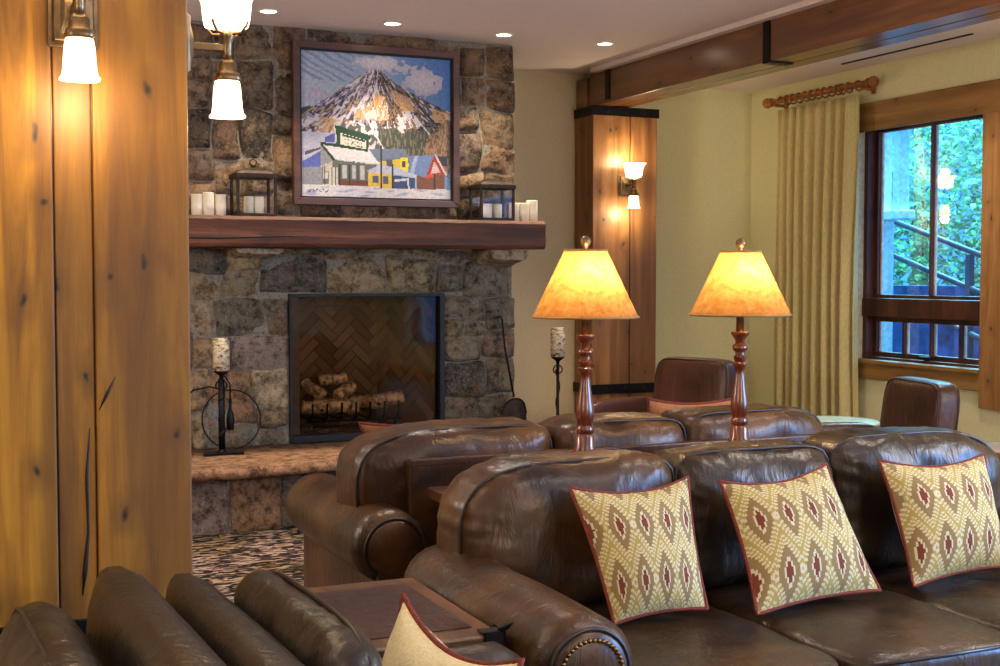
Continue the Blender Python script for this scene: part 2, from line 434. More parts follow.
# casing boards round the first window
def board(name, m, *b, bevel=.004): return struct(MB().box(*b).build(name, m, None, bevel))
board('trim_1', M['casing_wood_y'], XR - .03, 6.08, 2.55, XR - .001, 7.86, 2.76)
board('trim_2', M['casing_wood_z'], XR - .032, 6.08, .62, XR - .001, 6.435, 2.55)
board('trim_3', M['casing_wood_y'], XR - .03, 6.437, .73, XR - .001, 7.74, .845)
board('trim_4', M['casing_wood_y'], XR - .055, 6.437, .845, XR + .06, 7.74, .872)
board('trim_5', plain('blueish_reveal_paint', (190, 178, 150), .6), XR + .001, 7.705, .872, XR + .07, 7.72, 2.56, bevel=0)
board('trim_6', M['casing_wood_z'], XR - .028, 7.73, .73, XR - .001, 7.86, 2.55)
board('baseboard_right', M['casing_wood_y'], XR - .02, YF, 0, XR - .001, YB - .02, .14)
board('baseboard_back', M['casing_wood_y'], 3.72, YB - .02, 0, XR - .02, YB - .001, .14)

# ------------------------------------------------------------------ timber beam and posts
bm = thing('timber_beam', 'long alder ceiling beam with a black iron strap, running from the far post overhead', 'beam', (4.68, 4.0, 2.8)); bm['kind'] = 'thing'
MB().box(4.68, 6.57, 2.80, 4.84, 8.9, 3.05).build('beam_timber', M['beam_wood'], bm, .006)
MB().box(4.68, YF, 2.80, 4.84, 6.565, 3.05).build('beam_timber', M['beam_wood'], bm, .006)
MB().box(4.868, YF, 2.805, 5.0, 8.9, 3.02).build('beam_plank', M['beam_wood'], bm, .006)
MB().box(4.842, YF, 2.83, 4.866, 8.9, 3.02).build('groove_strip', plain('groove_dark_wood', (52, 28, 18), .6), bm)
MB().box(4.672, 6.53, 2.795, 4.679, 6.6, 3.05).box(4.672, 6.53, 2.79, 4.85, 6.6, 2.797).build('iron_strap', M['iron'], bm)
MB().box(4.671, 8.55, 2.82, 4.679, 8.62, 3.05).build('iron_strap', M['iron'], bm)
struct(MB().box(4.62, YF, 3.045, 4.84, 8.76, 3.079).build('trim_7', M['ceiling']))
vt = tag(MB().box(6.05, 6.3, 3.022, 6.068, 7.58, 3.031).build('air_vent', M['black']), 'thin black slot air vent in the ceiling strip above the curtain rod', 'vent')

post = thing('timber_post', 'tall alder board post with iron bands standing against the back wall behind the lamps', 'post', (4.93, 8.9, 0))
post['kind'] = 'thing'
MB().box(4.662, 8.785, 0, 5.215, 9.078, 2.795).build('post_core', M['dark_wood'], post)
MB().box(4.65, 8.77, 0, 4.974, 9.074, 2.797).build('board', M['post_wood'], post, .006)
MB().box(4.984, 8.772, 0, 5.22, 9.074, 2.797).build('board', M['post_wood'], post, .006)
MB().box(4.66, 8.905, 2.801, 4.9, 9.074, 3.025).build('post_head', M['beam_wood'], post, .005)
def band(z0, z1, x0, y0, x1, y1, par, t=.012):
    b = MB().box(x0 - t, y0 - t, z0, x1 + t, y0 - .001, z1).box(x0 - t, y0 - .001, z0, x0 - .001, y1, z1).box(x1 + .001, y0 - .001, z0, x1 + t, y1, z1)
    o = b.build('iron_band', M['iron'], par, .003)
    for fx in (.2, .5, .8):
        bo = MB()
        bo.lathe([(.012, 0), (.012, .006), (.006, .01)], (0, 0, 0), 8)
        for i in range(len(bo.v) - 24, len(bo.v)):
            p = bo.v[i]; bo.v[i] = (x0 + (x1 - x0) * fx + p[0], y0 - t - p[2], (z0 + z1) / 2 + p[1])
        bo.build('bolt', M['iron'], o)
band(2.725, 2.795, 4.65, 8.77, 5.22, 9.07, post)
band(.57, .645, 4.65, 8.77, 5.22, 9.07, post)

pn = thing('timber_post', 'wide honey coloured board post at the near left carrying a sconce', 'post', (.22, 3.6, 0)); pn['kind'] = 'thing'
MB().box(-.38, 3.315, 0, .58, 3.9, CZ).build('post_core', M['dark_wood'], pn)
MB().box(-.4, 3.3, 0, .266, 3.9, CZ - .002).build('board', M['orange_wood'], pn, .005)
MB().box(.270, 3.306, 0, .358, 3.9, CZ - .002).build('board', M['orange_wood2'], pn, .004)
MB().box(.361, 3.3, 0, .593, 3.9, CZ - .002).build('board', M['orange_wood'], pn, .005)
band(.565, .645, -.4, 3.3, .593, 3.9, pn)
MB().tube([(.345, 3.306, 1.12), (.336, 3.305, 1.0), (.338, 3.305, .86), (.328, 3.305, .76), (.322, 3.306, .7)], [.001, .004, .003, .006, .001], 6).build('split_crack', M['black'], pn)
MB().tube([(.366, 3.301, 1.16), (.385, 3.299, 1.20), (.41, 3.301, 1.25)], [.001, .004, .001], 6).build('split_crack', M['black'], pn)

# ------------------------------------------------------------------ stone fireplace
YS = 8.12
random.seed(5)
fire = thing('stone_fireplace', 'fieldstone fireplace and chimney breast rising to the ceiling with a raised hearth', 'fireplace', (2.6, 8.2, 0))
UP = [(128, 108, 86), (138, 110, 90), (110, 94, 78), (98, 86, 74), (150, 124, 100), (118, 102, 92), (132, 106, 84), (154, 132, 110)]
LO = [(152, 140, 110), (134, 126, 108), (166, 140, 106), (122, 116, 104), (176, 154, 118), (146, 130, 120), (108, 102, 94), (164, 130, 98), (180, 162, 128)]
def stone(mb, x0, z0, x1, z1, y, depth, pal, n=8, jit=.012, seed=None, axis='y'):
    col = random.choice(pal); k = random.uniform(.86, 1.14); col = lin(tuple(min(255, c * k) for c in col))
    gap = .0035; x0 += gap; x1 -= gap; z0 += gap; z1 -= gap
    sx, sz = random.uniform(0, 99), random.uniform(0, 99)
    tilt = (random.uniform(-.012, .012), random.uniform(-.012, .012)); dep = depth * random.uniform(.6, 1.25)
    facets = [(random.uniform(-1, 1), random.uniform(-1, 1), random.uniform(.7, 1.3)) for _ in range(3)]; W, Hh = x1 - x0, z1 - z0; nx = max(5, int(W / .022)); nz = max(5, int(Hh / .022)); vs = []
    for j in range(nz + 1):
        for i in range(nx + 1):
            u, v = i / nx * 2 - 1, j / nz * 2 - 1
            # round the corners
            m = max(abs(u), abs(v)); pnm = (abs(u) ** 24 + abs(v) ** 24) ** (1 / 24) or 1
            s_ = m / pnm if m > 0 else 1
            uu, vv_ = u * s_, v * s_
            edge = 1 - max(abs(u), abs(v)) ** 9
            X = x0 + W * (uu + 1) / 2; Z = z0 + Hh * (vv_ + 1) / 2
            if axis == 'y' and depth > .036:
                ddx = max(fx0 - X, X - fx1, 0); ddz = max(fz0 - Z, Z - fz1, 0); q_ = min(1, math.hypot(ddx, ddz) / .12) * min(1, max(0, BX1 + .01 - X) / .1)
                X, Z = X + q_ * .05 * N(X * 3.1, Z * 3.1, 11), Z + q_ * min(1, abs(Z - 1.76) / .12) * .05 * N(X * 3.1, Z * 3.1, 21)
            wob = jit if max(abs(u), abs(v)) > .99 else jit * .5
            X += wob * N(X * 9 + sx, Z * 9, 1.3); Z += wob * N(X * 9, Z * 9 + sz, 7.3)
            d = dep * (edge ** .3 if edge > 0 else 0) + (u * tilt[0] + v * tilt[1]) * (edge > 0)
            for (pa, pb, pc) in facets: d = min(d, max(0, dep * pc + .03 * (pa * u + pb * v))) if edge > .02 else d
            d += (.022 * N(X * 6 + sx, Z * 6, sz) + .010 * N(X * 19, Z * 19, sx) + .005 * N(X * 46, Z * 46, sz)) * (1 if edge > .05 else .2)
            vs.append((X, y - d, Z))
    fs = [(j * (nx + 1) + i, j * (nx + 1) + i + 1, (j + 1) * (nx + 1) + i + 1, (j + 1) * (nx + 1) + i) for j in range(nz) for i in range(nx)]
    # skirt back to the mortar
    mb.add(vs, fs, True, col)
def split(x0, z0, x1, z1, mn_, out):
    w_, h_ = x1 - x0, z1 - z0
    if (w_ < mn_ * 2 or random.random() < .1) and w_ < .5 and h_ < .34: out.append((x0, z0, x1, z1)); return
    if w_ > h_ * 1.15 and w_ > mn_ * 1.6:
        t = x0 + w_ * random.uniform(.36, .64); split(x0, z0, t, z1, mn_, out); split(t, z0, x1, z1, mn_, out)
    elif h_ > mn_ * 1.5:
        t = z0 + h_ * random.uniform(.36, .64); split(x0, z0, x1, t, mn_, out); split(x0, t, x1, z1, mn_, out)
    else: out.append((x0, z0, x1, z1))
BX0, BX1 = .95, 3.69
fx0, fx1, fz0, fz1 = 2.085, 3.16, .405, 1.375
# mortar backing with the firebox opening left free
mo = MB().box(BX0, YS, 0, fx0, YB - .005, CZ - .004).box(fx1, YS, 0, BX1 - .02, YB - .005, CZ - .004).box(fx0, YS, fz1, fx1, YB - .005, CZ - .004).box(fx0, YS, 0, fx1, YB - .005, fz0)
mo.build('mortar', M['mortar'], fire)
st = MB(); rects = []
split(BX0, 1.86, 2.0, CZ - .01, .19, rects); split(2.0, 1.86, 3.1, CZ - .01, .19, rects); split(3.1, 1.86, BX1, CZ - .01, .17, rects)
for r in rects: stone(st, *r, YS, .04, UP)
low = [(.95, .4, 1.47, .62), (.95, .62, 1.4, .9), (.95, .9, 1.47, 1.15), (.95, 1.15, 1.42, 1.4), (.95, 1.4, 1.47, 1.68),
       (1.47, .4, 1.57, .66), (1.40, .66, 1.57, .9), (1.57, .4, 1.86, .55), (1.57, .55, 1.86, .9), (1.86, .4, 2.083, .515), (1.86, .515, 2.083, .64), (1.86, .64, 2.083, .9), (1.47, .9, 1.70, 1.1), (1.70, .9, 2.083, 1.1),
       (1.47, 1.1, 1.60, 1.34), (1.60, 1.1, 1.92, 1.34), (1.92, 1.1, 2.083, 1.34), (1.42, 1.34, 1.66, 1.5), (1.66, 1.34, 1.90, 1.52), (1.47, 1.5, 1.68, 1.67), (1.68, 1.52, 1.92, 1.67),
       (1.90, 1.375, 2.35, 1.62), (2.35, 1.375, 2.76, 1.62), (2.76, 1.375, 3.1, 1.62), (1.92, 1.62, 2.6, 1.67), (2.6, 1.62, 3.1, 1.67),
       (3.1, 1.375, 3.3, 1.58), (3.3, 1.34, 3.66, 1.56), (3.1, 1.58, 3.34, 1.67), (3.34, 1.56, 3.68, 1.67),
       (3.162, 1.2, 3.46, 1.36), (3.46, 1.13, 3.69, 1.34), (3.162, 1.07, 3.31, 1.2), (3.31, 1.07, 3.46, 1.2), (3.162, .9, 3.44, 1.07), (3.44, .92, 3.69, 1.13),
       (3.162, .66, 3.46, .9), (3.46, .68, 3.69, .92), (3.162, .5, 3.69, .67), (3.162, .4, 3.42, .5), (3.42, .4, 3.69, .5)]
for r in low: stone(st, *r, YS, .045, LO)
# return faces at the right corner
nv = len(st.v)
zz = .0
while zz < CZ - .05:
    h = random.uniform(.16, .3); z1 = min(CZ - .01, zz + h)
    b0 = len(st.v); stone(st, 0, zz, .9, z1, 0, .03, UP if zz > 1.7 else LO)
    for i in range(b0, len(st.v)):
        p = st.v[i]; st.v[i] = (BX1 - .03 - p[1], YS + .02 + p[0], p[2])
    zz = z1
st.build('stone_facing', M['stone'], fire)
# corbels under the mantel
for cx0, cx1, zc in ((1.70, 1.99, 1.60), (3.40, 3.68, 1.55)):
    c = MB(); c0 = len(c.v)
    rings = []
    for k in range(7):
        t = k / 6; y = YS + .0 - .26 * t; h = (1.665 - zc) * (1 - .45 * t)
        rings.append([(cx0 + .012 * N(k, 1, cx0) + (cx1 - cx0) * a, y, 1.664 - h * b + .008 * N(k * 2., a * 3, b * 5)) for a, b in ((0, 0), (0, .6), (.1, 1), (.5, 1.05), (.9, 1), (1, .6), (1, 0))])
    c.loft(rings, smooth=False); c.col = [lin((186, 168, 140))] * len(c.f)
    c.build('corbel', M['stone'], fire, .006)
# raised hearth
he = MB()
def arc(x):  # front line of the hearth, bowed towards the room
    return 7.30 + .42 * ((x - 1.5) / 1.9) ** 2 * (1 if x > 1.5 else .35)
xs = [.95 + (3.75 - .95) * k / 34 for k in range(35)]
rnd = [N(x * 7, 3.1, 0) * .025 for x in xs]
ed = [(x, arc(x) - .09 + rnd[i]) for i, x in enumerate(xs)]
rings = []
for x, y in ed:
    q = .012 * N(x * 11, 5, 1); q2 = .01 * N(x * 8, 9, 4)
    rings.append([(x, YS + .02, .335), (x, y + .03, .335 + q), (x, y + .004 + q, .348), (x, y, .372 + q), (x, y + .018, .398 + q2), (x, y + .1, .402 + q2 * .5), (x, (y + YS) / 2, .402), (x, YS + .02, .402)])
n0 = len(he.f); he.loft(rings, smooth=True)
he.col = [lin((186, 140, 104))] * len(he.f)
he.build('hearth_slab', M['stone'], fire)
hb = MB(); core = MB()
core.prism([(.96, YS), (.96, arc(.96) + .07)] + [(x, arc(x) + .07) for x in xs[1:]] + [(3.75, YS)][0:1], 2, 0, .334); core.build('hearth_core', M['mortar'], fire)
x = .96
while x < 3.7:
    w_ = random.uniform(.26, .42)
    for (za, zb) in (((0, .334),) if random.random() < .45 else ((0, .17), (.17, .334))):
        b0 = len(hb.v); stone(hb, x, za, min(3.74, x + w_), zb, 0, .035, LO)
        for i in range(b0, len(hb.v)):
            p = hb.v[i]; hb.v[i] = (p[0], p[1] + arc(p[0]) + .065, p[2])
    x += w_
hb.build('hearth_facing', M['stone'], fire)
# firebox: metal frame, lining, herringbone brick panels, glass
fr = MB()
fr.box(fx0, YS - .03, fz0, fx0 + .02, YS + .06, fz1).box(fx1 - .035, YS - .03, fz0, fx1, YS + .06, fz1).box(fx0 + .02, YS - .03, fz1 - .022, fx1 - .035, YS + .06, fz1).box(fx0 + .02, YS - .03, fz0, fx1 - .035, YS + .06, fz0 + .045)
fr.build('firebox_frame', M['black'], fire, .003)
FB = YS + .52
li = MB()
li.add([(fx0 + .02, YS + .06, fz0), (fx0 + .09, YS + .07, fz0), (fx0 + .09, YS + .07, fz1), (fx0 + .02, YS + .06, fz1)], [(0, 1, 2, 3)])
li.add([(fx0 + .02, YS + .05, fz0 + .03), (fx1 - .03, YS + .05, fz0 + .03), (fx1 - .03, FB + .02, fz0 + .03), (fx0 + .02, FB + .02, fz0 + .03)], [(0, 1, 2, 3)])
li.add([(fx0 + .02, YS + .05, fz1 - .02), (fx1 - .03, YS + .05, fz1 - .02), (fx1 - .03, FB + .02, fz1 - .02), (fx0 + .02, FB + .02, fz1 - .02)], [(3, 2, 1, 0)])
li.box(2.25, YS + .1, 1.285, 2.62, YS + .13, 1.30)
li.build('firebox_lining', M['soot'], fire)
def herring(p0, p1, name):
    p0, p1 = Vector(p0), Vector(p1); ex = (p1 - p0); L = ex.length; ex.normalize(); Hh = fz1 - fz0
    nrm = Vector((ex.y, -ex.x, 0)) * -1
    if nrm.y > 0: nrm = -nrm
    mb = MB(); bw, bl = .062, .186; g = .006
    def clip(poly):
        for ax, lim, sgn in ((0, 0, 1), (0, L, -1), (1, 0, 1), (1, Hh, -1)):
            o = []
            for i in range(len(poly)):
                a, b = poly[i], poly[(i + 1) % len(poly)]
                da, db = (a[ax] - lim) * sgn, (b[ax] - lim) * sgn
                if da >= 0: o.append(a)
                if da * db < 0:
                    t = da / (da - db); o.append((a[0] + (b[0] - a[0]) * t, a[1] + (b[1] - a[1]) * t))
            poly = o
            if len(poly) < 3: return None
        return poly
    c45 = cos(pi / 4)
    for i in range(-26, 27):
        for j in range(-14, 15):
            # herringbone lattice in the rotated frame
            ox = i * bw + j * 2 * bl / 2 * 1.0
            for kind in (0, 1):
                bx, by = i * bw + j * (bl + bw) * 0, 0
                ax0 = i * bw + j * bl; ay0 = i * bw - j * bl
                if kind == 0: rc = (ax0, ay0, ax0 + bl, ay0 + bw)
                else: rc = (ax0 + bl - bw * 0, ay0 + bw - bl, ax0 + bl + bw, ay0 + bw)
                q = [(rc[0] + g / 2, rc[1] + g / 2), (rc[2] - g / 2, rc[1] + g / 2), (rc[2] - g / 2, rc[3] - g / 2), (rc[0] + g / 2, rc[3] - g / 2)]
                pl_ = [((a - b) * c45 + L / 2, (a + b) * c45 + Hh / 2) for a, b in q]
                pl_ = clip(pl_)
                if not pl_: continue
                k = random.uniform(.8, 1.15); col = lin((124 * k, 98 * k, 68 * k))
                f_ = [p0 + ex * a + Vector((0, 0, fz0 + b)) + nrm * .008 for a, b in pl_]
                bk = [p0 + ex * a + Vector((0, 0, fz0 + b)) for a, b in pl_]
                n = len(f_)
                mb.add(f_ + bk, [tuple(range(n))] + [(t, (t + 1) % n, n + (t + 1) % n, n + t) for t in range(n)], False, col)
    b0 = [p0 + Vector((0, 0, fz0)), p1 + Vector((0, 0, fz0)), p1 + Vector((0, 0, fz1)), p0 + Vector((0, 0, fz1))]
    mb.add(b0, [(0, 1, 2, 3)], False, lin((78, 62, 48)))
    mb.build(name, M['firebrick'], fire)
herring((2.28, FB, 0), (2.86, FB, 0), 'firebrick_panel')
herring((2.86, FB, 0), (3.12, YS + .07, 0), 'firebrick_panel')
herring((2.11, YS + .07, 0), (2.28, FB, 0), 'firebrick_panel')
MB().box(fx0 + .02, YS + .012, fz0 + .045, fx1 - .035, YS + .017, fz1 - .022).build('glass_door', M['fireglass'], fire)
eb = MB(); nx, ny = 26, 10; vs = []
for j in range(ny + 1):
    for i in range(nx + 1):
        X = 2.2 + .78 * i / nx; Y = YS + .1 + .32 * j / ny
        vs.append((X, Y, fz0 + .05 + .025 * N(X * 18, Y * 18, 2) + .02 * N(X * 45, Y * 45, 6)))
eb.add(vs, [(j * (nx + 1) + i, j * (nx + 1) + i + 1, (j + 1) * (nx + 1) + i + 1, (j + 1) * (nx + 1) + i) for j in range(ny) for i in range(nx)], True)
eb.build('ember_bed', M['ember'], fire)
# grate
gr = thing('fire_grate', 'black iron grate with upright bars holding the logs in the firebox', 'grate', (2.6, YS + .2, fz0 + .06))
for k in range(7):
    X = 2.27 + k * .1
    MB().tube([(X, YS + .36, fz0 + .125), (X, YS + .13, fz0 + .125), (X, YS + .1, fz0 + .15), (X, YS + .095, fz0 + .24)], .008, 6).build('bar', M['iron'], gr)
MB().tube([(2.24, YS + .135, fz0 + .115), (2.9, YS + .135, fz0 + .115)], .007, 6).build('rail', M['iron'], gr)
for X in (2.28, 2.86): MB().tube([(X, YS + .14, fz0 + .06), (X, YS + .14, fz0 + .12)], .008, 6).build('foot', M['iron'], gr)
logs = [((2.22, YS + .185, .615), (2.61, YS + .195, .605), .046, 'long pale log lying low across the front of the grate'),
        ((2.34, YS + .345, .61), (2.86, YS + .345, .62), .05, 'dark charred log across the back of the grate'),
        ((2.36, YS + .18, .686), (2.27, YS + .30, .765), .04, 'short split log propped upright at the grate left end'),
        ((2.47, YS + .19, .685), (2.60, YS + .31, .728), .042, 'forked log leaning over the middle of the grate'),
        ((2.69, YS + .18, .625), (2.93, YS + .2, .66), .048, 'pale chopped log resting at the grate right end'),
        ((2.37, YS + .27, .785), (2.55, YS + .29, .79), .036, 'top log crowning the small log pile')]
for a, b, r, lab in logs:
    a, b = Vector(a), Vector(b); t = thing('fireplace_log', lab, 'log', tuple((a + b) / 2), 0, 'logs in the firebox')
    pts = [a.lerp(b, k / 9) + Vector((.012 * N(k, r * 99, 1), .012 * N(k, 5, r * 99), .014 * N(k * .7, 2, r * 77))) for k in range(10)]
    rr = [r * (1 + .2 * N(k * 1.3, a.x * 9, 3)) for k in range(10)]
    MB().tube(pts, rr, 10, cap=False).build('bark', M['log'], t)
    for p, q in ((pts[0], pts[1]), (pts[-1], pts[-2])):
        d = (p - q).normalized(); MB().tube([p - d * .01, p + d * .003], [r * 1.0, r * .92], 10).build('cut_end', M['logend'], t)

# mantel
mt = thing('mantel_shelf', 'thick rough-sawn dark timber mantel shelf spanning the stone fireplace', 'mantel', (2.5, 7.95, 1.67))
mm = MB(); n = 60; rings = []
for k in range(n + 1):
    X = 1.12 + (3.765 - 1.12) * k / n
    j = .006 * N(X * 5, 1, 0); j2 = .006 * N(X * 7, 4, 0); j3 = .005 * N(X * 13, 8, 2)
    e_ = 0 if k < n - 1 else .02 * (k - n + 2) / 2
    rings.append([(X, YS - .045, 1.672), (X, 7.77 + j + e_, 1.668 + j2), (X, 7.75 + j + e_, 1.69 + j2), (X, 7.748 + j3 + e_, 1.73), (X, 7.755 + j3 + e_, 1.78), (X, 7.747 + j + e_, 1.835 + j3), (X, 7.765 + j + e_, 1.856), (X, YS - .045, 1.857)])
mm.loft(rings, smooth=False); mm.build('timber', M['mantel_wood'], mt, .003)
MB().tube([(1.14, 7.752, 1.715), (1.6, 7.746, 1.72), (2.0, 7.75, 1.735), (2.5, 7.75, 1.725)], [.002, .006, .004, .001], 6).build('split_crack', M['black'], mt)

# ------------------------------------------------------------------ painting
pt = thing('framed_painting', 'square framed painting of a snowy mountain above small town buildings, over the mantel', 'painting', (2.69, 8.03, 1.95))
px0, px1, pz0, pz1 = 2.098, 3.235, 1.945, 2.985
PY = 8.03
def frame_side(poly, y0, y1, name, mat):
    MB().prism(poly, 1, y0, y1).build(name, mat, pt, .004)
fw = .046
frame_side([(px0, pz0), (px1, pz0), (px1 - fw, pz0 + fw), (px0 + fw, pz0 + fw)], PY - .03, PY + .03, 'frame_rail', M['frame_wood'])
frame_side([(px0, pz1), (px1, pz1), (px1 - fw, pz1 - fw), (px0 + fw, pz1 - fw)][::-1], PY - .03, PY + .03, 'frame_rail', M['frame_wood'])
frame_side([(px0, pz0), (px0 + fw, pz0 + fw), (px0 + fw, pz1 - fw), (px0, pz1)], PY - .03, PY + .03, 'frame_stile', M['frame_wood'])
frame_side([(px1, pz0), (px1 - fw, pz0 + fw), (px1 - fw, pz1 - fw), (px1, pz1)][::-1], PY - .03, PY + .03, 'frame_stile', M['frame_wood'])
ix0, ix1, iz0, iz1 = px0 + fw, px1 - fw, pz0 + fw, pz1 - fw
lip = MB(); L_ = .011
lip.box(ix0, PY - .012, iz0, ix1, PY + .02, iz0 + L_).box(ix0, PY - .012, iz1 - L_, ix1, PY + .02, iz1).box(ix0, PY - .012, iz0 + L_, ix0 + L_, PY + .02, iz1 - L_).box(ix1 - L_, PY - .012, iz0 + L_, ix1, PY + .02, iz1 - L_)
lip.build('black_liner', M['black'], pt)
def inpoly(x, y, P):
    c = False; n = len(P); j = n - 1
    for i in range(n):
        if (P[i][1] > y) != (P[j][1] > y) and x < (P[j][0] - P[i][0]) * (y - P[i][1]) / (P[j][1] - P[i][1]) + P[i][0]: c = not c
        j = i
    return c
MT = [(40, 290), (75, 262), (140, 215), (200, 170), (255, 126), (290, 104), (318, 92), (345, 104), (400, 148), (470, 185), (530, 214), (612, 250), (612, 470), (40, 470)]
ORG = [[(232, 300), (250, 262), (300, 236), (322, 186), (352, 196), (364, 240), (368, 290), (330, 300), (280, 298)], [(372, 170), (402, 178), (440, 200), (480, 232), (476, 262), (440, 250), (424, 262), (396, 220)], [(540, 236), (606, 256), (600, 296), (545, 296)], [(90, 330), (110, 296), (170, 300), (230, 305), (180, 345), (100, 350)]]
W_ = (222, 220, 230)
PLY = [([(40, 352), (170, 352), (168, 404), (40, 470)], (196, 198, 220)), ([(55, 430), (110, 412), (110, 420), (55, 445)], (90, 84, 100)), ([(44, 470), (112, 425), (112, 490), (44, 494)], (92, 106, 186)), ([(128, 372), (166, 352), (166, 392), (126, 392)], (88, 100, 176)), ([(44, 492), (116, 490), (116, 560), (44, 560)], (142, 146, 158)),
       ([(164, 322), (300, 358), (300, 372), (292, 376), (290, 420), (176, 404)], (38, 72, 54)), ([(186, 352), (284, 378), (282, 414), (186, 398)], (214, 214, 204)), ([(190, 356), (280, 378), (280, 386), (190, 364)], (50, 66, 56)),
       ([(112, 398), (290, 418), (336, 470), (160, 458)], (226, 224, 234)), ([(112, 392), (176, 396), (290, 418), (290, 423), (112, 402)], (44, 70, 54)), ([(112, 404), (162, 460), (112, 486)], (146, 150, 158)), ([(110, 402), (120, 402), (168, 460), (158, 464)], (40, 66, 50)),
       ([(116, 486), (158, 460), (325, 474), (300, 560), (116, 556)], (104, 112, 108)), ([(120, 484), (156, 464), (156, 500), (120, 510)], (196, 188, 170)),
       ([(120, 510), (136, 510), (136, 534), (120, 534)], (216, 214, 210)), ([(142, 490), (176, 490), (176, 560), (142, 560)], (206, 204, 198)), ([(190, 478), (208, 478), (208, 532), (190, 532)], (190, 192, 200)), ([(228, 478), (242, 478), (242, 532), (228, 532)], (186, 190, 200)), ([(258, 480), (276, 480), (276, 534), (258, 534)], (196, 190, 190)), ([(186, 536), (292, 540), (292, 560), (186, 558)], (120, 72, 60)),
       ([(292, 412), (432, 404), (448, 440), (440, 458), (330, 466)], (112, 126, 154)), ([(330, 462), (442, 440), (448, 502), (360, 500)], (214, 190, 74)), ([(416, 440), (444, 440), (448, 500), (410, 494)], (232, 208, 56)), ([(420, 456), (434, 456), (434, 480), (420, 480)], (70, 76, 100)), ([(360, 452), (384, 452), (384, 480), (360, 480)], (88, 92, 110)),
       ([(286, 498), (330, 474), (400, 480), (478, 510), (476, 522), (380, 508), (292, 506)], (186, 192, 222)), ([(290, 506), (382, 510), (382, 572), (290, 572)], (220, 192, 84)), ([(306, 516), (330, 516), (330, 545), (306, 545)], (92, 92, 120)), ([(346, 516), (368, 516), (368, 548), (346, 548)], (92, 92, 120)), ([(384, 512), (470, 522), (470, 572), (384, 572)], (64, 82, 128)), ([(390, 530), (446, 522), (450, 572), (444, 572), (440, 532), (392, 540)], (206, 210, 230)),
       ([(476, 510), (590, 508), (590, 576), (476, 576)], (124, 84, 72)), ([(448, 434), (548, 424), (516, 520), (444, 498)], (112, 136, 186)), ([(468, 432), (484, 430), (466, 506), (452, 502)], (160, 178, 212)), ([(548, 424), (594, 502), (514, 512)], (160, 62, 52)), ([(548, 450), (572, 496), (532, 502)], (206, 190, 190)), ([(514, 506), (546, 504), (546, 518), (514, 520)], (206, 84, 56)), ([(546, 420), (554, 424), (600, 506), (592, 508)], (210, 206, 210)), ([(560, 430), (600, 430), (600, 470), (580, 470)], (54, 62, 84))]
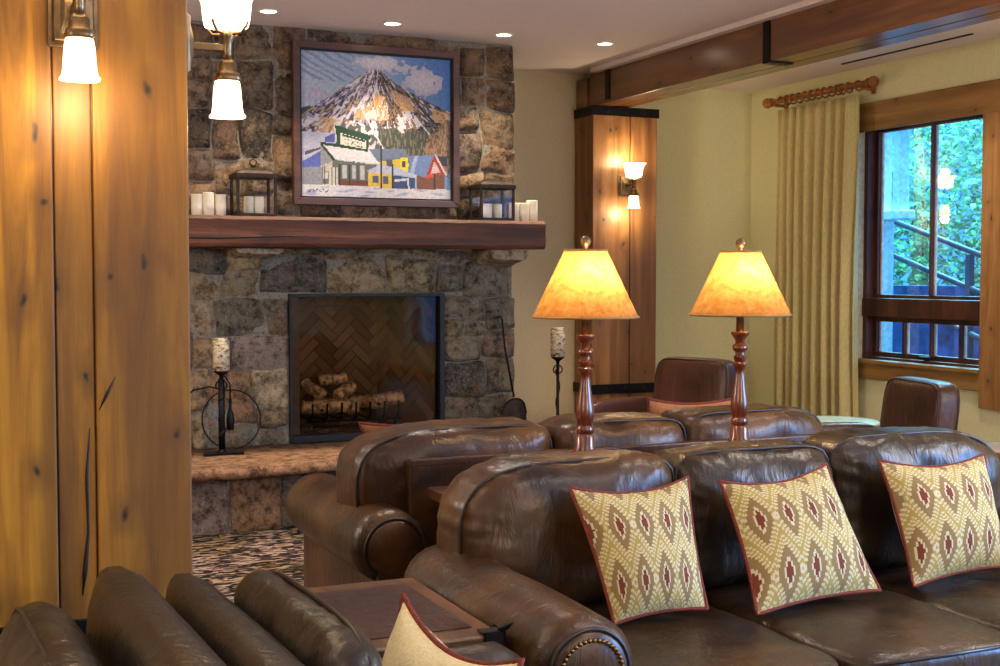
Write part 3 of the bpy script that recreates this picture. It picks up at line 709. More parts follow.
def paint(x, y):
    n1 = N(x * .012, y * .02, 3); n2 = N(x * .05, y * .05, 8)
    # sky
    t = min(1, max(0, (x - 60) / 540)); v = (y - 38) / 230
    c = [172 - 96 * t ** 1.6 + 18 * v, 186 - 62 * t ** 1.6 + 14 * v, 212 - 12 * t]
    if x < 240 and y < 150 and math.sin((y - x * .55) * .22 + n1 * 3) > .45: c = [140, 156, 188]
    cl = math.exp(-(((x - 505) / 92) ** 2 + ((y - 140) / 62) ** 2)) + .9 * math.exp(-(((x - 330) / 120) ** 2 + ((y - 70) / 36) ** 2)) + .8 * math.exp(-(((x - 95) / 62) ** 2 + ((y - 208) / 30) ** 2))
    if cl + .35 * n2 + .2 * N(x * .025, y * .03, 2) > .52: k = min(1, (cl - .3) * 1.6); c = [186 + 34 * k - 18 * v, 184 + 30 * k - 22 * v, 206 + 18 * k - 16 * v]
    if inpoly(x, y, [(40, 262), (70, 252), (100, 262), (150, 300), (40, 350)]): c = [66, 84, 82]
    if inpoly(x, y, MT):
        a = math.atan2(x - 318, y - 60); r = math.hypot(x - 318, y - 60)
        s = N(a * 14 + r * .012 + n2, r * .012, 1) + .7 * N(a * 34, r * .03, 5)
        if x < 330:
            c = [226, 220, 228] if s > .18 else [158, 148, 172] if s > -.06 else [72, 70, 88] if s > -.34 else [186, 158, 130]
        else:
            c = [214, 208, 214] if s > .34 else [118, 108, 112] if s > .02 else [56, 56, 62] if s > -.3 else [150, 116, 88]
        if any(inpoly(x + 10 * n2, y + 8 * n1, P) for P in ORG): c = [214, 172, 124] if s > .0 else [182, 136, 98] if s > -.2 else [122, 104, 112] if s > -.32 else [222, 206, 196]
        if inpoly(x + 12 * n2, y, [(390, 300), (410, 250), (440, 268), (470, 262), (500, 300), (480, 322), (420, 325)]) and s > -.2: c = [220, 214, 224]
        if y > 312 + 22 * N(x * .03, 4, 1) and 160 < x < 360: c = [206, 204, 216] if n2 + s > -.05 else [92, 96, 92]
        if y > 325 + 30 * N(x * .02, 7, 1) and x >= 330: c = [76, 82, 74] if N(x * .16, y * .03, 2) < .1 else [122, 116, 104]
        if x > 470 and abs((y - 270) - (x - 470) * 1.25) < 5: c = [216, 210, 216]
        if 270 < x < 350 and abs((y - 300) - (x - 290) * 1.9) < 7: c = [220, 216, 224]
    if inpoly(x + 14 * n2, y + 12 * n2, [(500, 400), (520, 360), (560, 320), (590, 276), (612, 280), (612, 520), (560, 500), (520, 430)]): c = [158, 130, 102] if N(x * .2, y * .05, 1) > -.05 else [112, 92, 80]
    for P, col in PLY:
        if inpoly(x, y, P): c = list(col)
    if inpoly(x, y, PLY[6][0]) and 368 + (x - 186) * .26 < y < 392 + (x - 186) * .2 and 200 < x < 268 and N(x * .42, y * .12, 4) > .12: c = [96, 94, 90]
    for X, ya, yb, wd in ((340, 395, 575, 3.2), (384, 470, 575, 3.2), (548, 500, 592, 4), (126, 486, 560, 3), (182, 474, 560, 3.4), (218, 476, 556, 2.6), (250, 476, 556, 2.6), (152, 490, 560, 2), (166, 490, 560, 2)):
        if abs(x - X) < wd and ya < y < yb: c = [56, 62, 60]
    if y > 566 + 8 * N(x * .02, 1, 5) - (6 if 150 < x < 330 else 0): c = [212, 212, 224] if N(x * .02, y * .09, 9) > -.22 else [168, 172, 204]
    if 62 < x < 140 and abs(y - (582 + 5 * math.sin(x * .3) + 3 * N(x * .4, 1, 1))) < 2.6 and N(x * .22, 3, 1) > -.2: c = [70, 62, 66]
    k = .86 + .1 * N(x * .09, y * .11, 12)
    return tuple(max(0, min(255, q * k)) for q in c)
cv = MB(); NX, NZ = 170, 162; vs = []
cx0, cx1, cz0, cz1 = ix0 + L_, ix1 - L_, iz0 + L_, iz1 - L_
for j in range(NZ + 1):
    for i in range(NX + 1): vs.append((cx0 + (cx1 - cx0) * i / NX, PY, cz0 + (cz1 - cz0) * j / NZ))
cv.v = vs; cv.uv = [(0, 0)] * len(vs)
for j in range(NZ):
    for i in range(NX):
        cv.f.append((j * (NX + 1) + i, j * (NX + 1) + i + 1, (j + 1) * (NX + 1) + i + 1, (j + 1) * (NX + 1) + i)); cv.sm.append(False)
        cv.col.append(lin(paint(40 + 572 * (i + .5) / NX, 38 + 567 * (1 - (j + .5) / NZ))))
cv.box(ix0 + .001, PY + .002, iz0 + .001, ix1 - .001, PY + .02, iz1 - .001)
cv.build('canvas', M['canvas'], pt)

# ------------------------------------------------------------------ mantel candles and lanterns
def candle(x, y, z, r, h, label, group, square=False, flare=0):
    t = thing('pillar_candle', label, 'candle', (x, y, z), 0, group)
    MB().lathe([(r, 0), (r * 1.01, h * .4), (r, h - .006), (r * (1 + flare), h), (r * .8, h - .004), (r * .3, h - .012)], (0, 0, 0), 20).build('wax', M['candle'], t, local=True)
    MB().tube([(0, 0, h - .014), (.001, 0, h + .004)], .0018, 5).build('wick', M['black'], t, local=True)
    return t
MZ = 1.858
candle(1.462, 7.87, MZ, .034, .128, 'ivory pillar candle, outermost left on the mantel beside the timber post', 'candles on the mantel', flare=.12)
candle(1.530, 7.86, MZ, .034, .140, 'tallest ivory pillar candle, middle of the three left of the lantern', 'candles on the mantel')
candle(1.603, 7.87, MZ, .034, .128, 'ivory pillar candle standing next to the left lantern', 'candles on the mantel', flare=.12)
candle(3.575, 7.87, MZ, .036, .122, 'ivory pillar candle standing next to the right lantern', 'candles on the mantel')
candle(3.640, 7.85, MZ, .032, .122, 'slim ivory pillar candle, middle of the three at the mantel right end', 'candles on the mantel')
candle(3.708, 7.87, MZ, .038, .142, 'tallest ivory pillar candle at the mantel right end', 'candles on the mantel')
def lantern(x, y, w_, d_, h, label, ring):
    t = thing('lantern', label, 'lantern', (x, y, MZ))
    a, b = w_ / 2, d_ / 2
    MB().box(-a, -b, 0, a, b, .018).build('base', M['iron_rust'], t, .003, True)
    for sx in (-1, 1):
        for sy in (-1, 1):
            MB().box(sx * a - (.018 if sx > 0 else 0), sy * b - (.018 if sy > 0 else 0), .018, sx * a + (0 if sx > 0 else .018), sy * b + (0 if sy > 0 else .018), h - .02).build('corner_post', M['iron_rust'], t, .003, True)
    MB().box(-a - .006, -b - .006, h - .028, a + .006, b + .006, h).build('top_rim', M['iron_rust'], t, .003, True)
    MB().loft([[(-a * k, -b * k, z), (a * k, -b * k, z), (a * k, b * k, z), (-a * k, b * k, z)] for k, z in ((.98, h), (.8, h + .016), (.4, h + .034), (.16, h + .04))], smooth=False).build('roof', M['iron_rust'], t, .002, True)
    if ring:
        MB().lathe([(.014, h + .04), (.018, h + .05), (.012, h + .06)], (0, 0, 0), 12).build('finial', M['iron_rust'], t, local=True)
        MB().tube([(.022 * cos(q), 0, h + .072 + .018 * sin(q)) for q in [2 * pi * k / 16 for k in range(16)]], .004, 6, True).build('ring_handle', M['iron_rust'], t, local=True)
    for n_, bx in (('glass_pane', (-a + .018, -b + .006, .018, a - .018, -b + .009, h - .028)), ('glass_pane', (a - .009, -b + .018, .018, a - .006, b - .018, h - .028)), ('glass_pane', (-a + .006, -b + .018, .018, -a + .009, b - .018, h - .028)), ('glass_pane', (-a + .018, b - .009, .018, a - .018, b - .006, h - .028))):
        MB().box(*bx).build(n_, M['lantern_glass'], t, 0, True)
    return t
lantern(1.815, 7.90, .25, .20, .262, 'dark metal lantern with a ring top, left of the painting on the mantel', True)
lantern(3.425, 7.90, .25, .20, .238, 'flat-topped dark metal lantern, right of the painting on the mantel', False)
for x, lab in ((1.783, 'short ivory candle on the left inside the ring-topped lantern'), (1.846, 'short ivory candle on the right inside the ring-topped lantern')): candle(x, 7.89, MZ + .018, .03, .105, lab, 'candles inside the lanterns')
for x, lab in ((3.39, 'short ivory candle on the left inside the flat-topped lantern'), (3.46, 'short ivory candle on the right inside the flat-topped lantern')): candle(x, 7.89, MZ + .018, .03, .095, lab, 'candles inside the lanterns')

# ------------------------------------------------------------------ iron candle stands, hoop, shovel
def candle_stand(x, y, z, h, label, ch, clab, wide):
    t = thing('candle_stand', label, 'candle stand', (x, y, z))
    tw = [(.011 * cos(k * .9), .011 * sin(k * .9), .05 + (h - .14) * k / 24) for k in range(25)]
    MB().tube([(0, 0, .03), (0, 0, h - .05)], .011 if not wide else .02, 8).tube(tw, .007 if not wide else .013, 6).build('twisted_stem', M['iron'], t, local=True)
    for s in (-1, 1):
        pts = [(s * (.006 + .034 * sin(q) * (1 - q / 9)), 0, h - .115 + .04 * (1 - cos(q)) * .7) for q in [k * 4.4 / 16 for k in range(17)]]
        MB().tube(pts, .005, 6).build('scroll', M['iron'], t, local=True)
    MB().lathe([(.01, h - .06), (.014, h - .03), (.045, h - .008), (.05, h), (.03, h - .002)], (0, 0, 0), 18).build('drip_pan', M['iron'], t, local=True)
    b = MB()
    if wide:
        b.box(-.1, -.055, .0, .1, .055, .012).box(-.12, -.07, 0, -.07, -.03, .014).box(.07, -.07, 0, .12, -.03, .014)
    for k in range(3 if not wide else 0):
        q = 2 * pi * k / 3 + .5; b.tube([(0, 0, .06), (.06 * cos(q), .06 * sin(q), .05), (.11 * cos(q), .11 * sin(q), .008)], .007, 6)
    b.lathe([(.03, 0.005), (.026, .02), (.012, .04)], (0, 0, 0), 12)
    b.build('base', M['iron'], t, local=True)
    c = tag(MB().lathe([(.05, 0), (.051, ch * .5), (.05, ch - .004), (.044, ch), (.02, ch - .01)], (0, 0, 0), 22).build('pillar_candle', M['birch']), clab, 'candle')
    c.location = (x, y, z + h + .001)
    return t
candle_stand(1.585, 7.80, .404, .51, 'heavy twisted iron candle stand standing on the stone hearth left of the firebox', .2, 'mottled birch-bark pillar candle on the hearth stand, left of the firebox', True)
candle_stand(3.945, 7.95, .0, .93, 'tall slender twisted iron candle stand on the floor right of the fireplace', .2, 'birch-bark pillar candle on the tall stand between fireplace and lamp', False)
hp = MB().tube([(.183 * cos(2 * pi * k / 40), .03 * sin(2 * pi * k / 40), .183 + .183 * sin(2 * pi * k / 40)) for k in range(40)], .0045, 6, True)
o = tag(hp.build('iron_hoop', M['iron']), 'thin black iron hoop leaning on the stones behind the hearth candle stand', 'hoop'); o.location = (1.685, 7.99, .41)
po = thing('hearth_brush', 'short black hearth brush hanging beside the iron candle stand', 'brush', (1.65, 7.86, .404))
MB().lathe([(.022, .14), (.026, .2), (.02, .24), (.009, .27), (.009, .33)], (0, 0, 0), 12).build('bristle_head', M['black'], po, local=True)
MB().tube([(0, 0, .33), (0, 0, .42), (-.03, 0, .47), (-.06, -.03, .46)], .005, 6).build('handle', M['iron'], po, local=True)
ar = tag(MB().tube([(1.30, 7.93, .62), (1.36, 7.93, .72), (1.44, 7.93, .79), (1.53, 7.9, .81), (1.58, 7.86, .8)], .006, 6).tube([(1.30, 7.93, .62), (1.25, 7.93, .404)], .006, 6).build('iron_poker', M['iron']), 'bent black iron poker arching behind the hearth candle stand to the timber post', 'poker')
sh = thing('fire_shovel', 'long-handled iron fire shovel leaning on the stones right of the firebox', 'shovel', (3.66, 7.97, 0))
MB().tube([(3.51, 8.02, 1.2), (3.53, 8.01, 1.215), (3.545, 8.0, 1.19), (3.56, 7.99, 1.0), (3.62, 7.97, .66)], .0075, 6).build('handle', M['iron'], sh)
mb = MB(); vs = []
for j in range(9):
    for i in range(9):
        u, v = i / 8 * 2 - 1, j / 8
        r = math.sqrt(max(0, 1 - u * u)) if j == 8 else 1
        z = .412 + (.24 * (v if v < .5 else .5 + (v - .5) * math.sqrt(max(0, 1 - u * u * .96))))
        vs.append((3.625 + u * .095, 7.95 - .03 * (1 - u * u) + .03, z))
fs = [(j * 9 + i, j * 9 + i + 1, (j + 1) * 9 + i + 1, (j + 1) * 9 + i) for j in range(8) for i in range(8)]
mb.add(vs, fs, True); pa = mb.build('pan', M['iron_rust'], sh); so = pa.modifiers.new('s', 'SOLIDIFY'); so.thickness = .006
MB().tube([vs[k] for k in (54, 63, 72 + 1)] + [vs[72 + k] for k in range(1, 8)] + [vs[62]], .006, 6).build('rim', M['iron'], sh)

# ------------------------------------------------------------------ curtain and rod
cu = thing('curtain', 'full-length pleated khaki linen curtain hanging left of the window', 'curtain', (6.2, 8.05, .02))
cm = MB(); ny, nz = 220, 30; vs = []
ya, yb = 7.55, 8.55
for j in range(nz + 1):
    t = j / nz; z = .02 + 2.79 * t
    for i in range(ny + 1):
        s = i / ny
        amp = (.016 + .044 * (1 - t) ** .5) * (1 + .5 * N(s * 7, 3, t))
        ph = s * 2 * pi * 8.5 + 2.2 * N(s * 4, 1, 1) + 1.1 * N(s * 3, t * 1.2, 6)
        xx = 6.19 + amp * sin(ph) + .012 * sin(ph * 2 + 1) * t
        yy = ya + (yb - ya) * (s + .012 * sin(ph + 1.2)) - (.05 * (1 - t)) * (1 - s) + .03 * (1 - t) * (1 - s)
        vs.append((xx, yy, z))
cm.add(vs, [(j * (ny + 1) + i, j * (ny + 1) + i + 1, (j + 1) * (ny + 1) + i + 1, (j + 1) * (ny + 1) + i) for j in range(nz) for i in range(ny)], True)
c_ = cm.build('curtain_panel', M['curtain'], cu); so = c_.modifiers.new('s', 'SOLIDIFY'); so.thickness = .004
rd = thing('curtain_rod', 'honey wood curtain rod with turned finials above the khaki curtain', 'curtain rod', (6.2, 8.05, 2.885))
MB().tube([(6.2, 7.47, 2.885), (6.2, 8.62, 2.885)], .022, 14).build('pole', M['rod_wood'], rd)
fp = [(.02, 0), (.034, .008), (.036, .016), (.022, .026), (.02, .034), (.034, .046), (.042, .062), (.040, .08), (.028, .096), (.006, .102)]
MB().lathe([(r, z + 8.62) for r, z in fp], (6.2, 0, 2.885), 18, axis=1).build('finial', M['rod_wood'], rd)
MB().lathe([(r, 7.47 - z) for r, z in fp], (6.2, 0, 2.885), 18, axis=1).build('finial', M['rod_wood'], rd)
for yv in (7.53, 8.585):
    MB().box(XR - .016, yv - .02, 2.82, XR - .001, yv + .02, 2.94).tube([(XR - .01, yv, 2.855), (6.2, yv, 2.856)], .013, 8).build('bracket', M['rod_wood'], rd, .002)
for k in range(13):
    yv = 7.565 + .078 * k + (.03 if k in (1, 2) else 0)
    MB().tube([(6.2 + .036 * cos(q), yv + .004 * sin(q), 2.877 + .036 * sin(q)) for q in [2 * pi * i / 20 for i in range(20)]], .0065, 7, True).build('ring', M['rod_wood'], rd)

# ------------------------------------------------------------------ sconces and downlights
def sq(hw, z, y0=-.15, n=24, p=4.):
    out = []
    for k in range(n):
        a = 2 * pi * k / n; c, s = cos(a), sin(a)
        q = (abs(c) ** p + abs(s) ** p) ** (-1 / p)
        out.append((hw * c * q, y0 + hw * s * q, z))
    return out
def sconce(loc, rz, label, A=.15):
    t = thing('wall_sconce', label, 'sconce', loc, rz, 'two-shade wall sconces')
    MB().box(-.058, -.012, -.085, .058, -.001, .085).loft([[(-a, y, -b), (a, y, -b), (a, y, b), (-a, y, b)] for a, b, y in ((.05, .076, -.012), (.044, .07, -.022), (.03, .054, -.024), (.02, .02, -.034))], smooth=False).build('backplate', M['bronze'], t, .002, True)
    MB().box(-.009, -A, -.009, .009, -.03, .009).build('arm', M['bronze'], t, .002, True)
    MB().lathe([(.012, -.035), (.014, -.01), (.014, .018), (.022, .03), (.022, .036), (.012, .046)], (0, -A, 0), 16).build('stem', M['bronze'], t, local=True)
    MB().loft([sq(h * .9, z, -A) for h, z in ((.016, -.03), (.026, -.042), (.026, -.062), (.034, -.066), (.038, -.084), (.034, -.088))]).build('lower_cap', M['bronze'], t, local=True)
    MB().loft([sq(h * .88, z + .004, -A, p=3) for h, z in ((.034, -.085), (.039, -.11), (.043, -.16), (.046, -.176), (.052, -.182), (.052, -.186), (.044, -.184))], cap=False).build('lower_shade', M['sconce_glass'], t, local=True)
    MB().loft([sq(h * 1.06, z, -A, p=3) for h, z in ((.02, .048), (.052, .056), (.056, .075), (.06, .12), (.072, .150), (.082, .160), (.080, .160), (.068, .147))], cap=False).build('upper_shade', M['sconce_glass'], t, local=True)
    for q in range(4):
        a = pi / 4 + q * pi / 2
        MB().tube([(.018 * cos(a), -A + .018 * sin(a), .036), (.045 * cos(a), -A + .045 * sin(a), .038), (.061 * cos(a), -A + .061 * sin(a), .056), (.064 * cos(a), -A + .064 * sin(a), .066)], .004, 6).build('shade_holder', M['bronze'], t, local=True)
    for z, pw in ((.19, 5), (-.215, 4)):
        l = bpy.data.lights.new('sconce_bulb', 'POINT'); l.energy = pw; l.color = (1, .78, .48); l.shadow_soft_size = .035
        lo = bpy.data.objects.new('sconce_bulb', l); C.objects.link(lo); lo.parent = t; lo.location = (0, -A, z)
    return t
sconce((.318, 3.3 - .0, 2.135), 0, 'bronze sconce on the front of the honey board post, cropped by the picture top')
sconce((.594, 3.42, 2.098), R(90), 'bronze sconce reaching out from the side of the honey post before the chimney', .124)
sconce((4.925, 8.77, 2.19), 0, 'small distant bronze sconce on the far timber post behind the lamps')
for k, (x, y, lab) in enumerate([(1.861, 7.66, 'lit recessed downlight nearest the left sconce'), (2.664, 7.72, 'lit recessed downlight above the painting'), (3.459, 7.78, 'lit recessed downlight above the right lantern'), (4.225, 7.80, 'lit recessed downlight nearest the ceiling beam')]):
    t = thing('recessed_downlight', lab, 'downlight', (x, y, CZ), 0, 'recessed ceiling lights')
    MB().lathe([(.05, -.0005), (.064, -.0005), (.066, -.004), (.052, -.008), (.048, -.002)], (0, 0, 0), 28, cap=False).build('trim_ring', M['white_rim'], t, local=True)
    MB().lathe([(.05, -.003), (.03, -.004), (.001, -.004)], (0, 0, 0), 28, cap=False).build('lens', M['downlight'], t, local=True)
    l = bpy.data.lights.new('downlight', 'SPOT'); l.energy = 60; l.color = (1, .80, .56); l.spot_size = R(84); l.spot_blend = .6; l.shadow_soft_size = .05
    lo = bpy.data.objects.new('downlight', l); C.objects.link(lo); lo.location = (x, y, CZ - .02)

# ------------------------------------------------------------------ soft furniture pieces
def cushion(c, half, p=(5, 4), wr=.006, seed=0, piping=None, gather=0, n=26, droop=0, axis='y', taper=0, pl=None):
    if pl is None: pl = p[0]
    """superellipsoid pillow box in local axes; piping: list of offsets along the axis (fraction) that get a welt ring"""
    mb = MB(); cx, cy, cz = c; a, b, d = half
    def shape(x, y, z):
        m = max(abs(x), abs(y), abs(z))
        if m == 0: return (0, 0, 0)
        pp = pl if x < 0 else p[0]
        q1 = (abs(x) ** pp + abs(z) ** pp) ** (1 / pp) if axis == 'y' else (abs(y) ** p[0] + abs(z) ** p[0]) ** (1 / p[0])
        oth = abs(y) if axis == 'y' else abs(x)
        q = (q1 ** p[1] + oth ** p[1]) ** (1 / p[1])
        k = m / q
        return (x * k, y * k, z * k)
    idx = {}
    vs = []
    def vert(x, y, z):
        key = (round(x, 5), round(y, 5), round(z, 5))
        if key in idx: return idx[key]
        X, Y, Z = shape(x, y, z)
        tp = 1 - taper * (Z + 1) / 2
        P = Vector((cx + a * X * (tp if axis == 'x' else 1), cy + b * Y * (tp if axis == 'y' else 1), cz + d * Z))
        nrm = Vector((X / a, Y / b, Z / d)).normalized()
        w_ = wr * (N(P.x * 5 + seed, P.y * 5, P.z * 5) + .5 * N(P.x * 12, P.y * 12 + seed, P.z * 12))
        if gather:
            rad = max(abs(X), abs(Z)) if axis == 'y' else max(abs(Y), abs(Z))
            an = math.atan2(Z * d, (X * a if axis == 'y' else Y * b))
            w_ += gather * max(0, (rad - .55) / .45) * sin(an * 34 + 3 * N(an * 3, seed, 1)) * (.6 + .6 * N(an * 6, seed, 5))
        P = P + nrm * w_
        if droop: P.z -= droop * (X * X) * (1 if Z > 0 else 0)
        idx[key] = len(vs); vs.append(P); return idx[key]
    fs = []
    for ax in range(3):
        for sgn in (-1, 1):
            for i in range(n):
                for j in range(n):
                    q = []
                    for di, dj in ((0, 0), (1, 0), (1, 1), (0, 1)):
                        u, v = (i + di) / n * 2 - 1, (j + dj) / n * 2 - 1
                        u = math.sin(u * pi / 2) * .35 + u * .65; v = math.sin(v * pi / 2) * .35 + v * .65
                        q.append(vert(*((sgn, u, v) if ax == 0 else (v, sgn, u) if ax == 1 else (u, v, sgn))))
                    fs.append(tuple(q if sgn > 0 else q[::-1]))
    mb.add(vs, fs, True)
    wl = []
    for off in (piping or []):
        m2 = MB(); pts = []
        s_ = (1 - abs(off) ** p[1]) ** (1 / p[1])
        for k in range(64):
            t = 2 * pi * k / 64; c_, d_ = cos(t), sin(t)
            pp = pl if (axis == 'y' and c_ < 0) else p[0]; q = (abs(c_) ** pp + abs(d_) ** pp) ** (-1 / pp) * s_ * 1.004
            P = (c_ * q, off, d_ * q) if axis == 'y' else (off, c_ * q, d_ * q)
            tp = 1 - taper * (P[2] + 1) / 2
            zz = cz + d * P[2]
            if droop and P[2] > 0: zz -= droop * P[0] ** 2
            pts.append((cx + a * P[0] * (tp if axis == 'x' else 1), cy + b * P[1] * (tp if axis == 'y' else 1), zz))
        m2.tube(pts, .0055, 6, True); wl.append(m2)
    return mb, wl

def rolled_arm(t, x, y0, y1, zc, r, mat, out=1, front=-1, foot=.02, nails=True, panel=.085):
    """rolled sofa arm along y with a padded roll, an outer panel and a scroll on the front end; world coordinates"""
    mb = MB(); rings = []; n = 28; m = 26
    for i in range(m + 1):
        s = i / m; y = y0 + (y1 - y0) * s
        e = min(s, 1 - s) * (y1 - y0)
        k = math.sqrt(max(.0, 1 - max(0, 1 - e / .05) ** 2)) * .22 + .78 if e < .05 else 1
        ring = []
        for q in range(n):
            a = 2 * pi * q / n
            rr = r * k * (1 + .03 * N(cos(a) * 2 + x, y * 5, sin(a) * 2)) + .0025 * sin(a * 26) * (max(0, 1 - e / .12))
            ring.append((x + rr * cos(a) * 1.06, y, zc + rr * sin(a)))
        rings.append(ring)
    mb.loft(rings, smooth=True)
    ro = mb.build('arm', mat, t)
    MB().box(x - panel, y0 + .02, foot, x + panel, y1 - .02, zc).build('arm_panel', mat, ro, .02)
    yf = y0 if front < 0 else y1; sg = front
    f = MB(); rings = []
    for k, yy in ((1.0, 0), (.99, .012), (.9, .02), (.4, .024)):
        rings.append([(x + r * .78 * k * cos(2 * pi * q / 24), yf + sg * (yy - .004), zc + r * .78 * k * sin(2 * pi * q / 24)) for q in range(24)])
    f.loft(rings); sc_ = f.build('scroll_face', mat, ro)
    MB().tube([(x + r * .8 * cos(2 * pi * q / 32), yf + sg * .006, zc + r * .8 * sin(2 * pi * q / 32)) for q in range(32)], .006, 6, True).build('welt', M['piping'], ro)
    f = MB().box(x - panel, min(yf, yf + sg * .012), foot, x + panel, max(yf, yf + sg * .012), zc - r * .5); f.build('front_post', mat, ro, .004)
    if nails:
        nb = MB()
        for q in range(30):
            a = -pi * .2 + 1.4 * pi * q / 29
            P = (x + r * .62 * cos(a), yf + sg * .018, zc + r * .62 * sin(a))
            nb.lathe([(.0065, 0), (.005, .003), (.002, .005)], (0, 0, 0), 8)
            for i in range(len(nb.v) - 24, len(nb.v)):
                v = nb.v[i]; nb.v[i] = (P[0] + v[0], P[1] + sg * v[2], P[2] + v[1])
        nb.build('nailhead_trim', M['brass_nail'], ro)
    return ro

# ---- front sofa (faces the camera)
def put_cushion(par, name, mat, c, half, **kw):
    mb, wl = cushion(c, half, **kw); o = mb.build(name, mat, par)
    for q in wl: q.build('welt', M['piping'], o)
    return o
fs_ = thing('leather_sofa', 'near brown leather three-seat sofa with three ikat pillows on its seat', 'sofa', (2.5, 3.3, 0))
MB().box(1.50, 2.80, .03, 3.56, 3.78, .30).build('base', M['leather'], fs_, .02)
MB().box(1.50, 3.70, .03, 3.56, 3.83, .80).build('back_frame', M['leather'], fs_, .03)
rolled_arm(fs_, 1.445, 2.74, 3.74, .525, .138, M['leather_tan'])
rolled_arm(fs_, 3.62, 2.74, 3.74, .525, .138, M['leather'])
for k, (a, b) in enumerate(((1.585, 2.225), (2.225, 2.845), (2.845, 3.49))):
    put_cushion(fs_, 'seat_cushion', M['leather'], ((a + b) / 2, 3.13, .385), ((b - a) / 2 + .002, .46, .098), p=(7, 6), wr=.008, seed=k * 9.3, piping=None, axis='x')
    pts = [(a + .02, 2.685, .455), ((a + b) / 2, 2.668, .46), (b - .02, 2.685, .455)]
    MB().tube(pts, .006, 6).build('seat_welt', M['piping'], fs_)
for k, (a, b, h) in enumerate(((1.425, 2.175, .925), (2.175, 2.79, .925), (2.79, 3.58, .945))):
    put_cushion(fs_, 'back_cushion', M['leather_tan'] if k == 0 else M['leather'], ((a + b) / 2, 3.62, (h + .46) / 2), ((b - a) / 2 + .006, .175, (h - .46) / 2), p=(7, 3.6) if k < 2 else (2.6, 3.6), pl=3.0 if k == 0 else 7, wr=.016, seed=20 + k * 7.7, piping=[-.5], gather=.0035, n=40)

# ---- rear sofa (faces the fireplace)
rs = thing('leather_sofa', 'brown leather sofa seen from behind, facing the fireplace beyond the lamp table', 'sofa', (2.5, 4.9, 0))
MB().box(1.50, 4.48, .03, 3.52, 5.3, .30).build('base', M['leather_tan'], rs, .02)
MB().box(1.575, 4.385, .03, 3.46, 4.47, .82).build('back_frame', M['leather_tan'], rs, .012)
MB().box(1.575, 4.384, .795, 3.46, 4.40, .824).build('back_rail', M['leather_tan'], rs, .006)
rolled_arm(rs, 1.475, 4.28, 5.3, .525, .135, M['leather_tan'], front=-1, nails=False, panel=.065)
rolled_arm(rs, 3.55, 4.28, 5.3, .525, .135, M['leather_tan'], front=-1, nails=False)
for k, (a, b) in enumerate(((1.585, 2.2), (2.2, 2.82), (2.82, 3.42))):
    put_cushion(rs, 'seat_cushion', M['leather_tan'], ((a + b) / 2, 4.95, .385), ((b - a) / 2 + .002, .42, .09), p=(7, 6), wr=.008, seed=k * 5.3, axis='x', n=14)
for k, (a, b, h) in enumerate(((1.395, 2.215, .925), (2.215, 2.825, .92), (2.825, 3.53, .935))):
    put_cushion(rs, 'back_cushion', M['leather_tan'], ((a + b) / 2, 4.62, (h + .46) / 2), ((b - a) / 2 + .006, .19, (h - .46) / 2), p=(7, 4.2) if k < 2 else (4, 4.2), pl=3.0 if k == 0 else 7, wr=.014, seed=50 + k * 7.7, piping=[-.66], gather=.002, n=36)

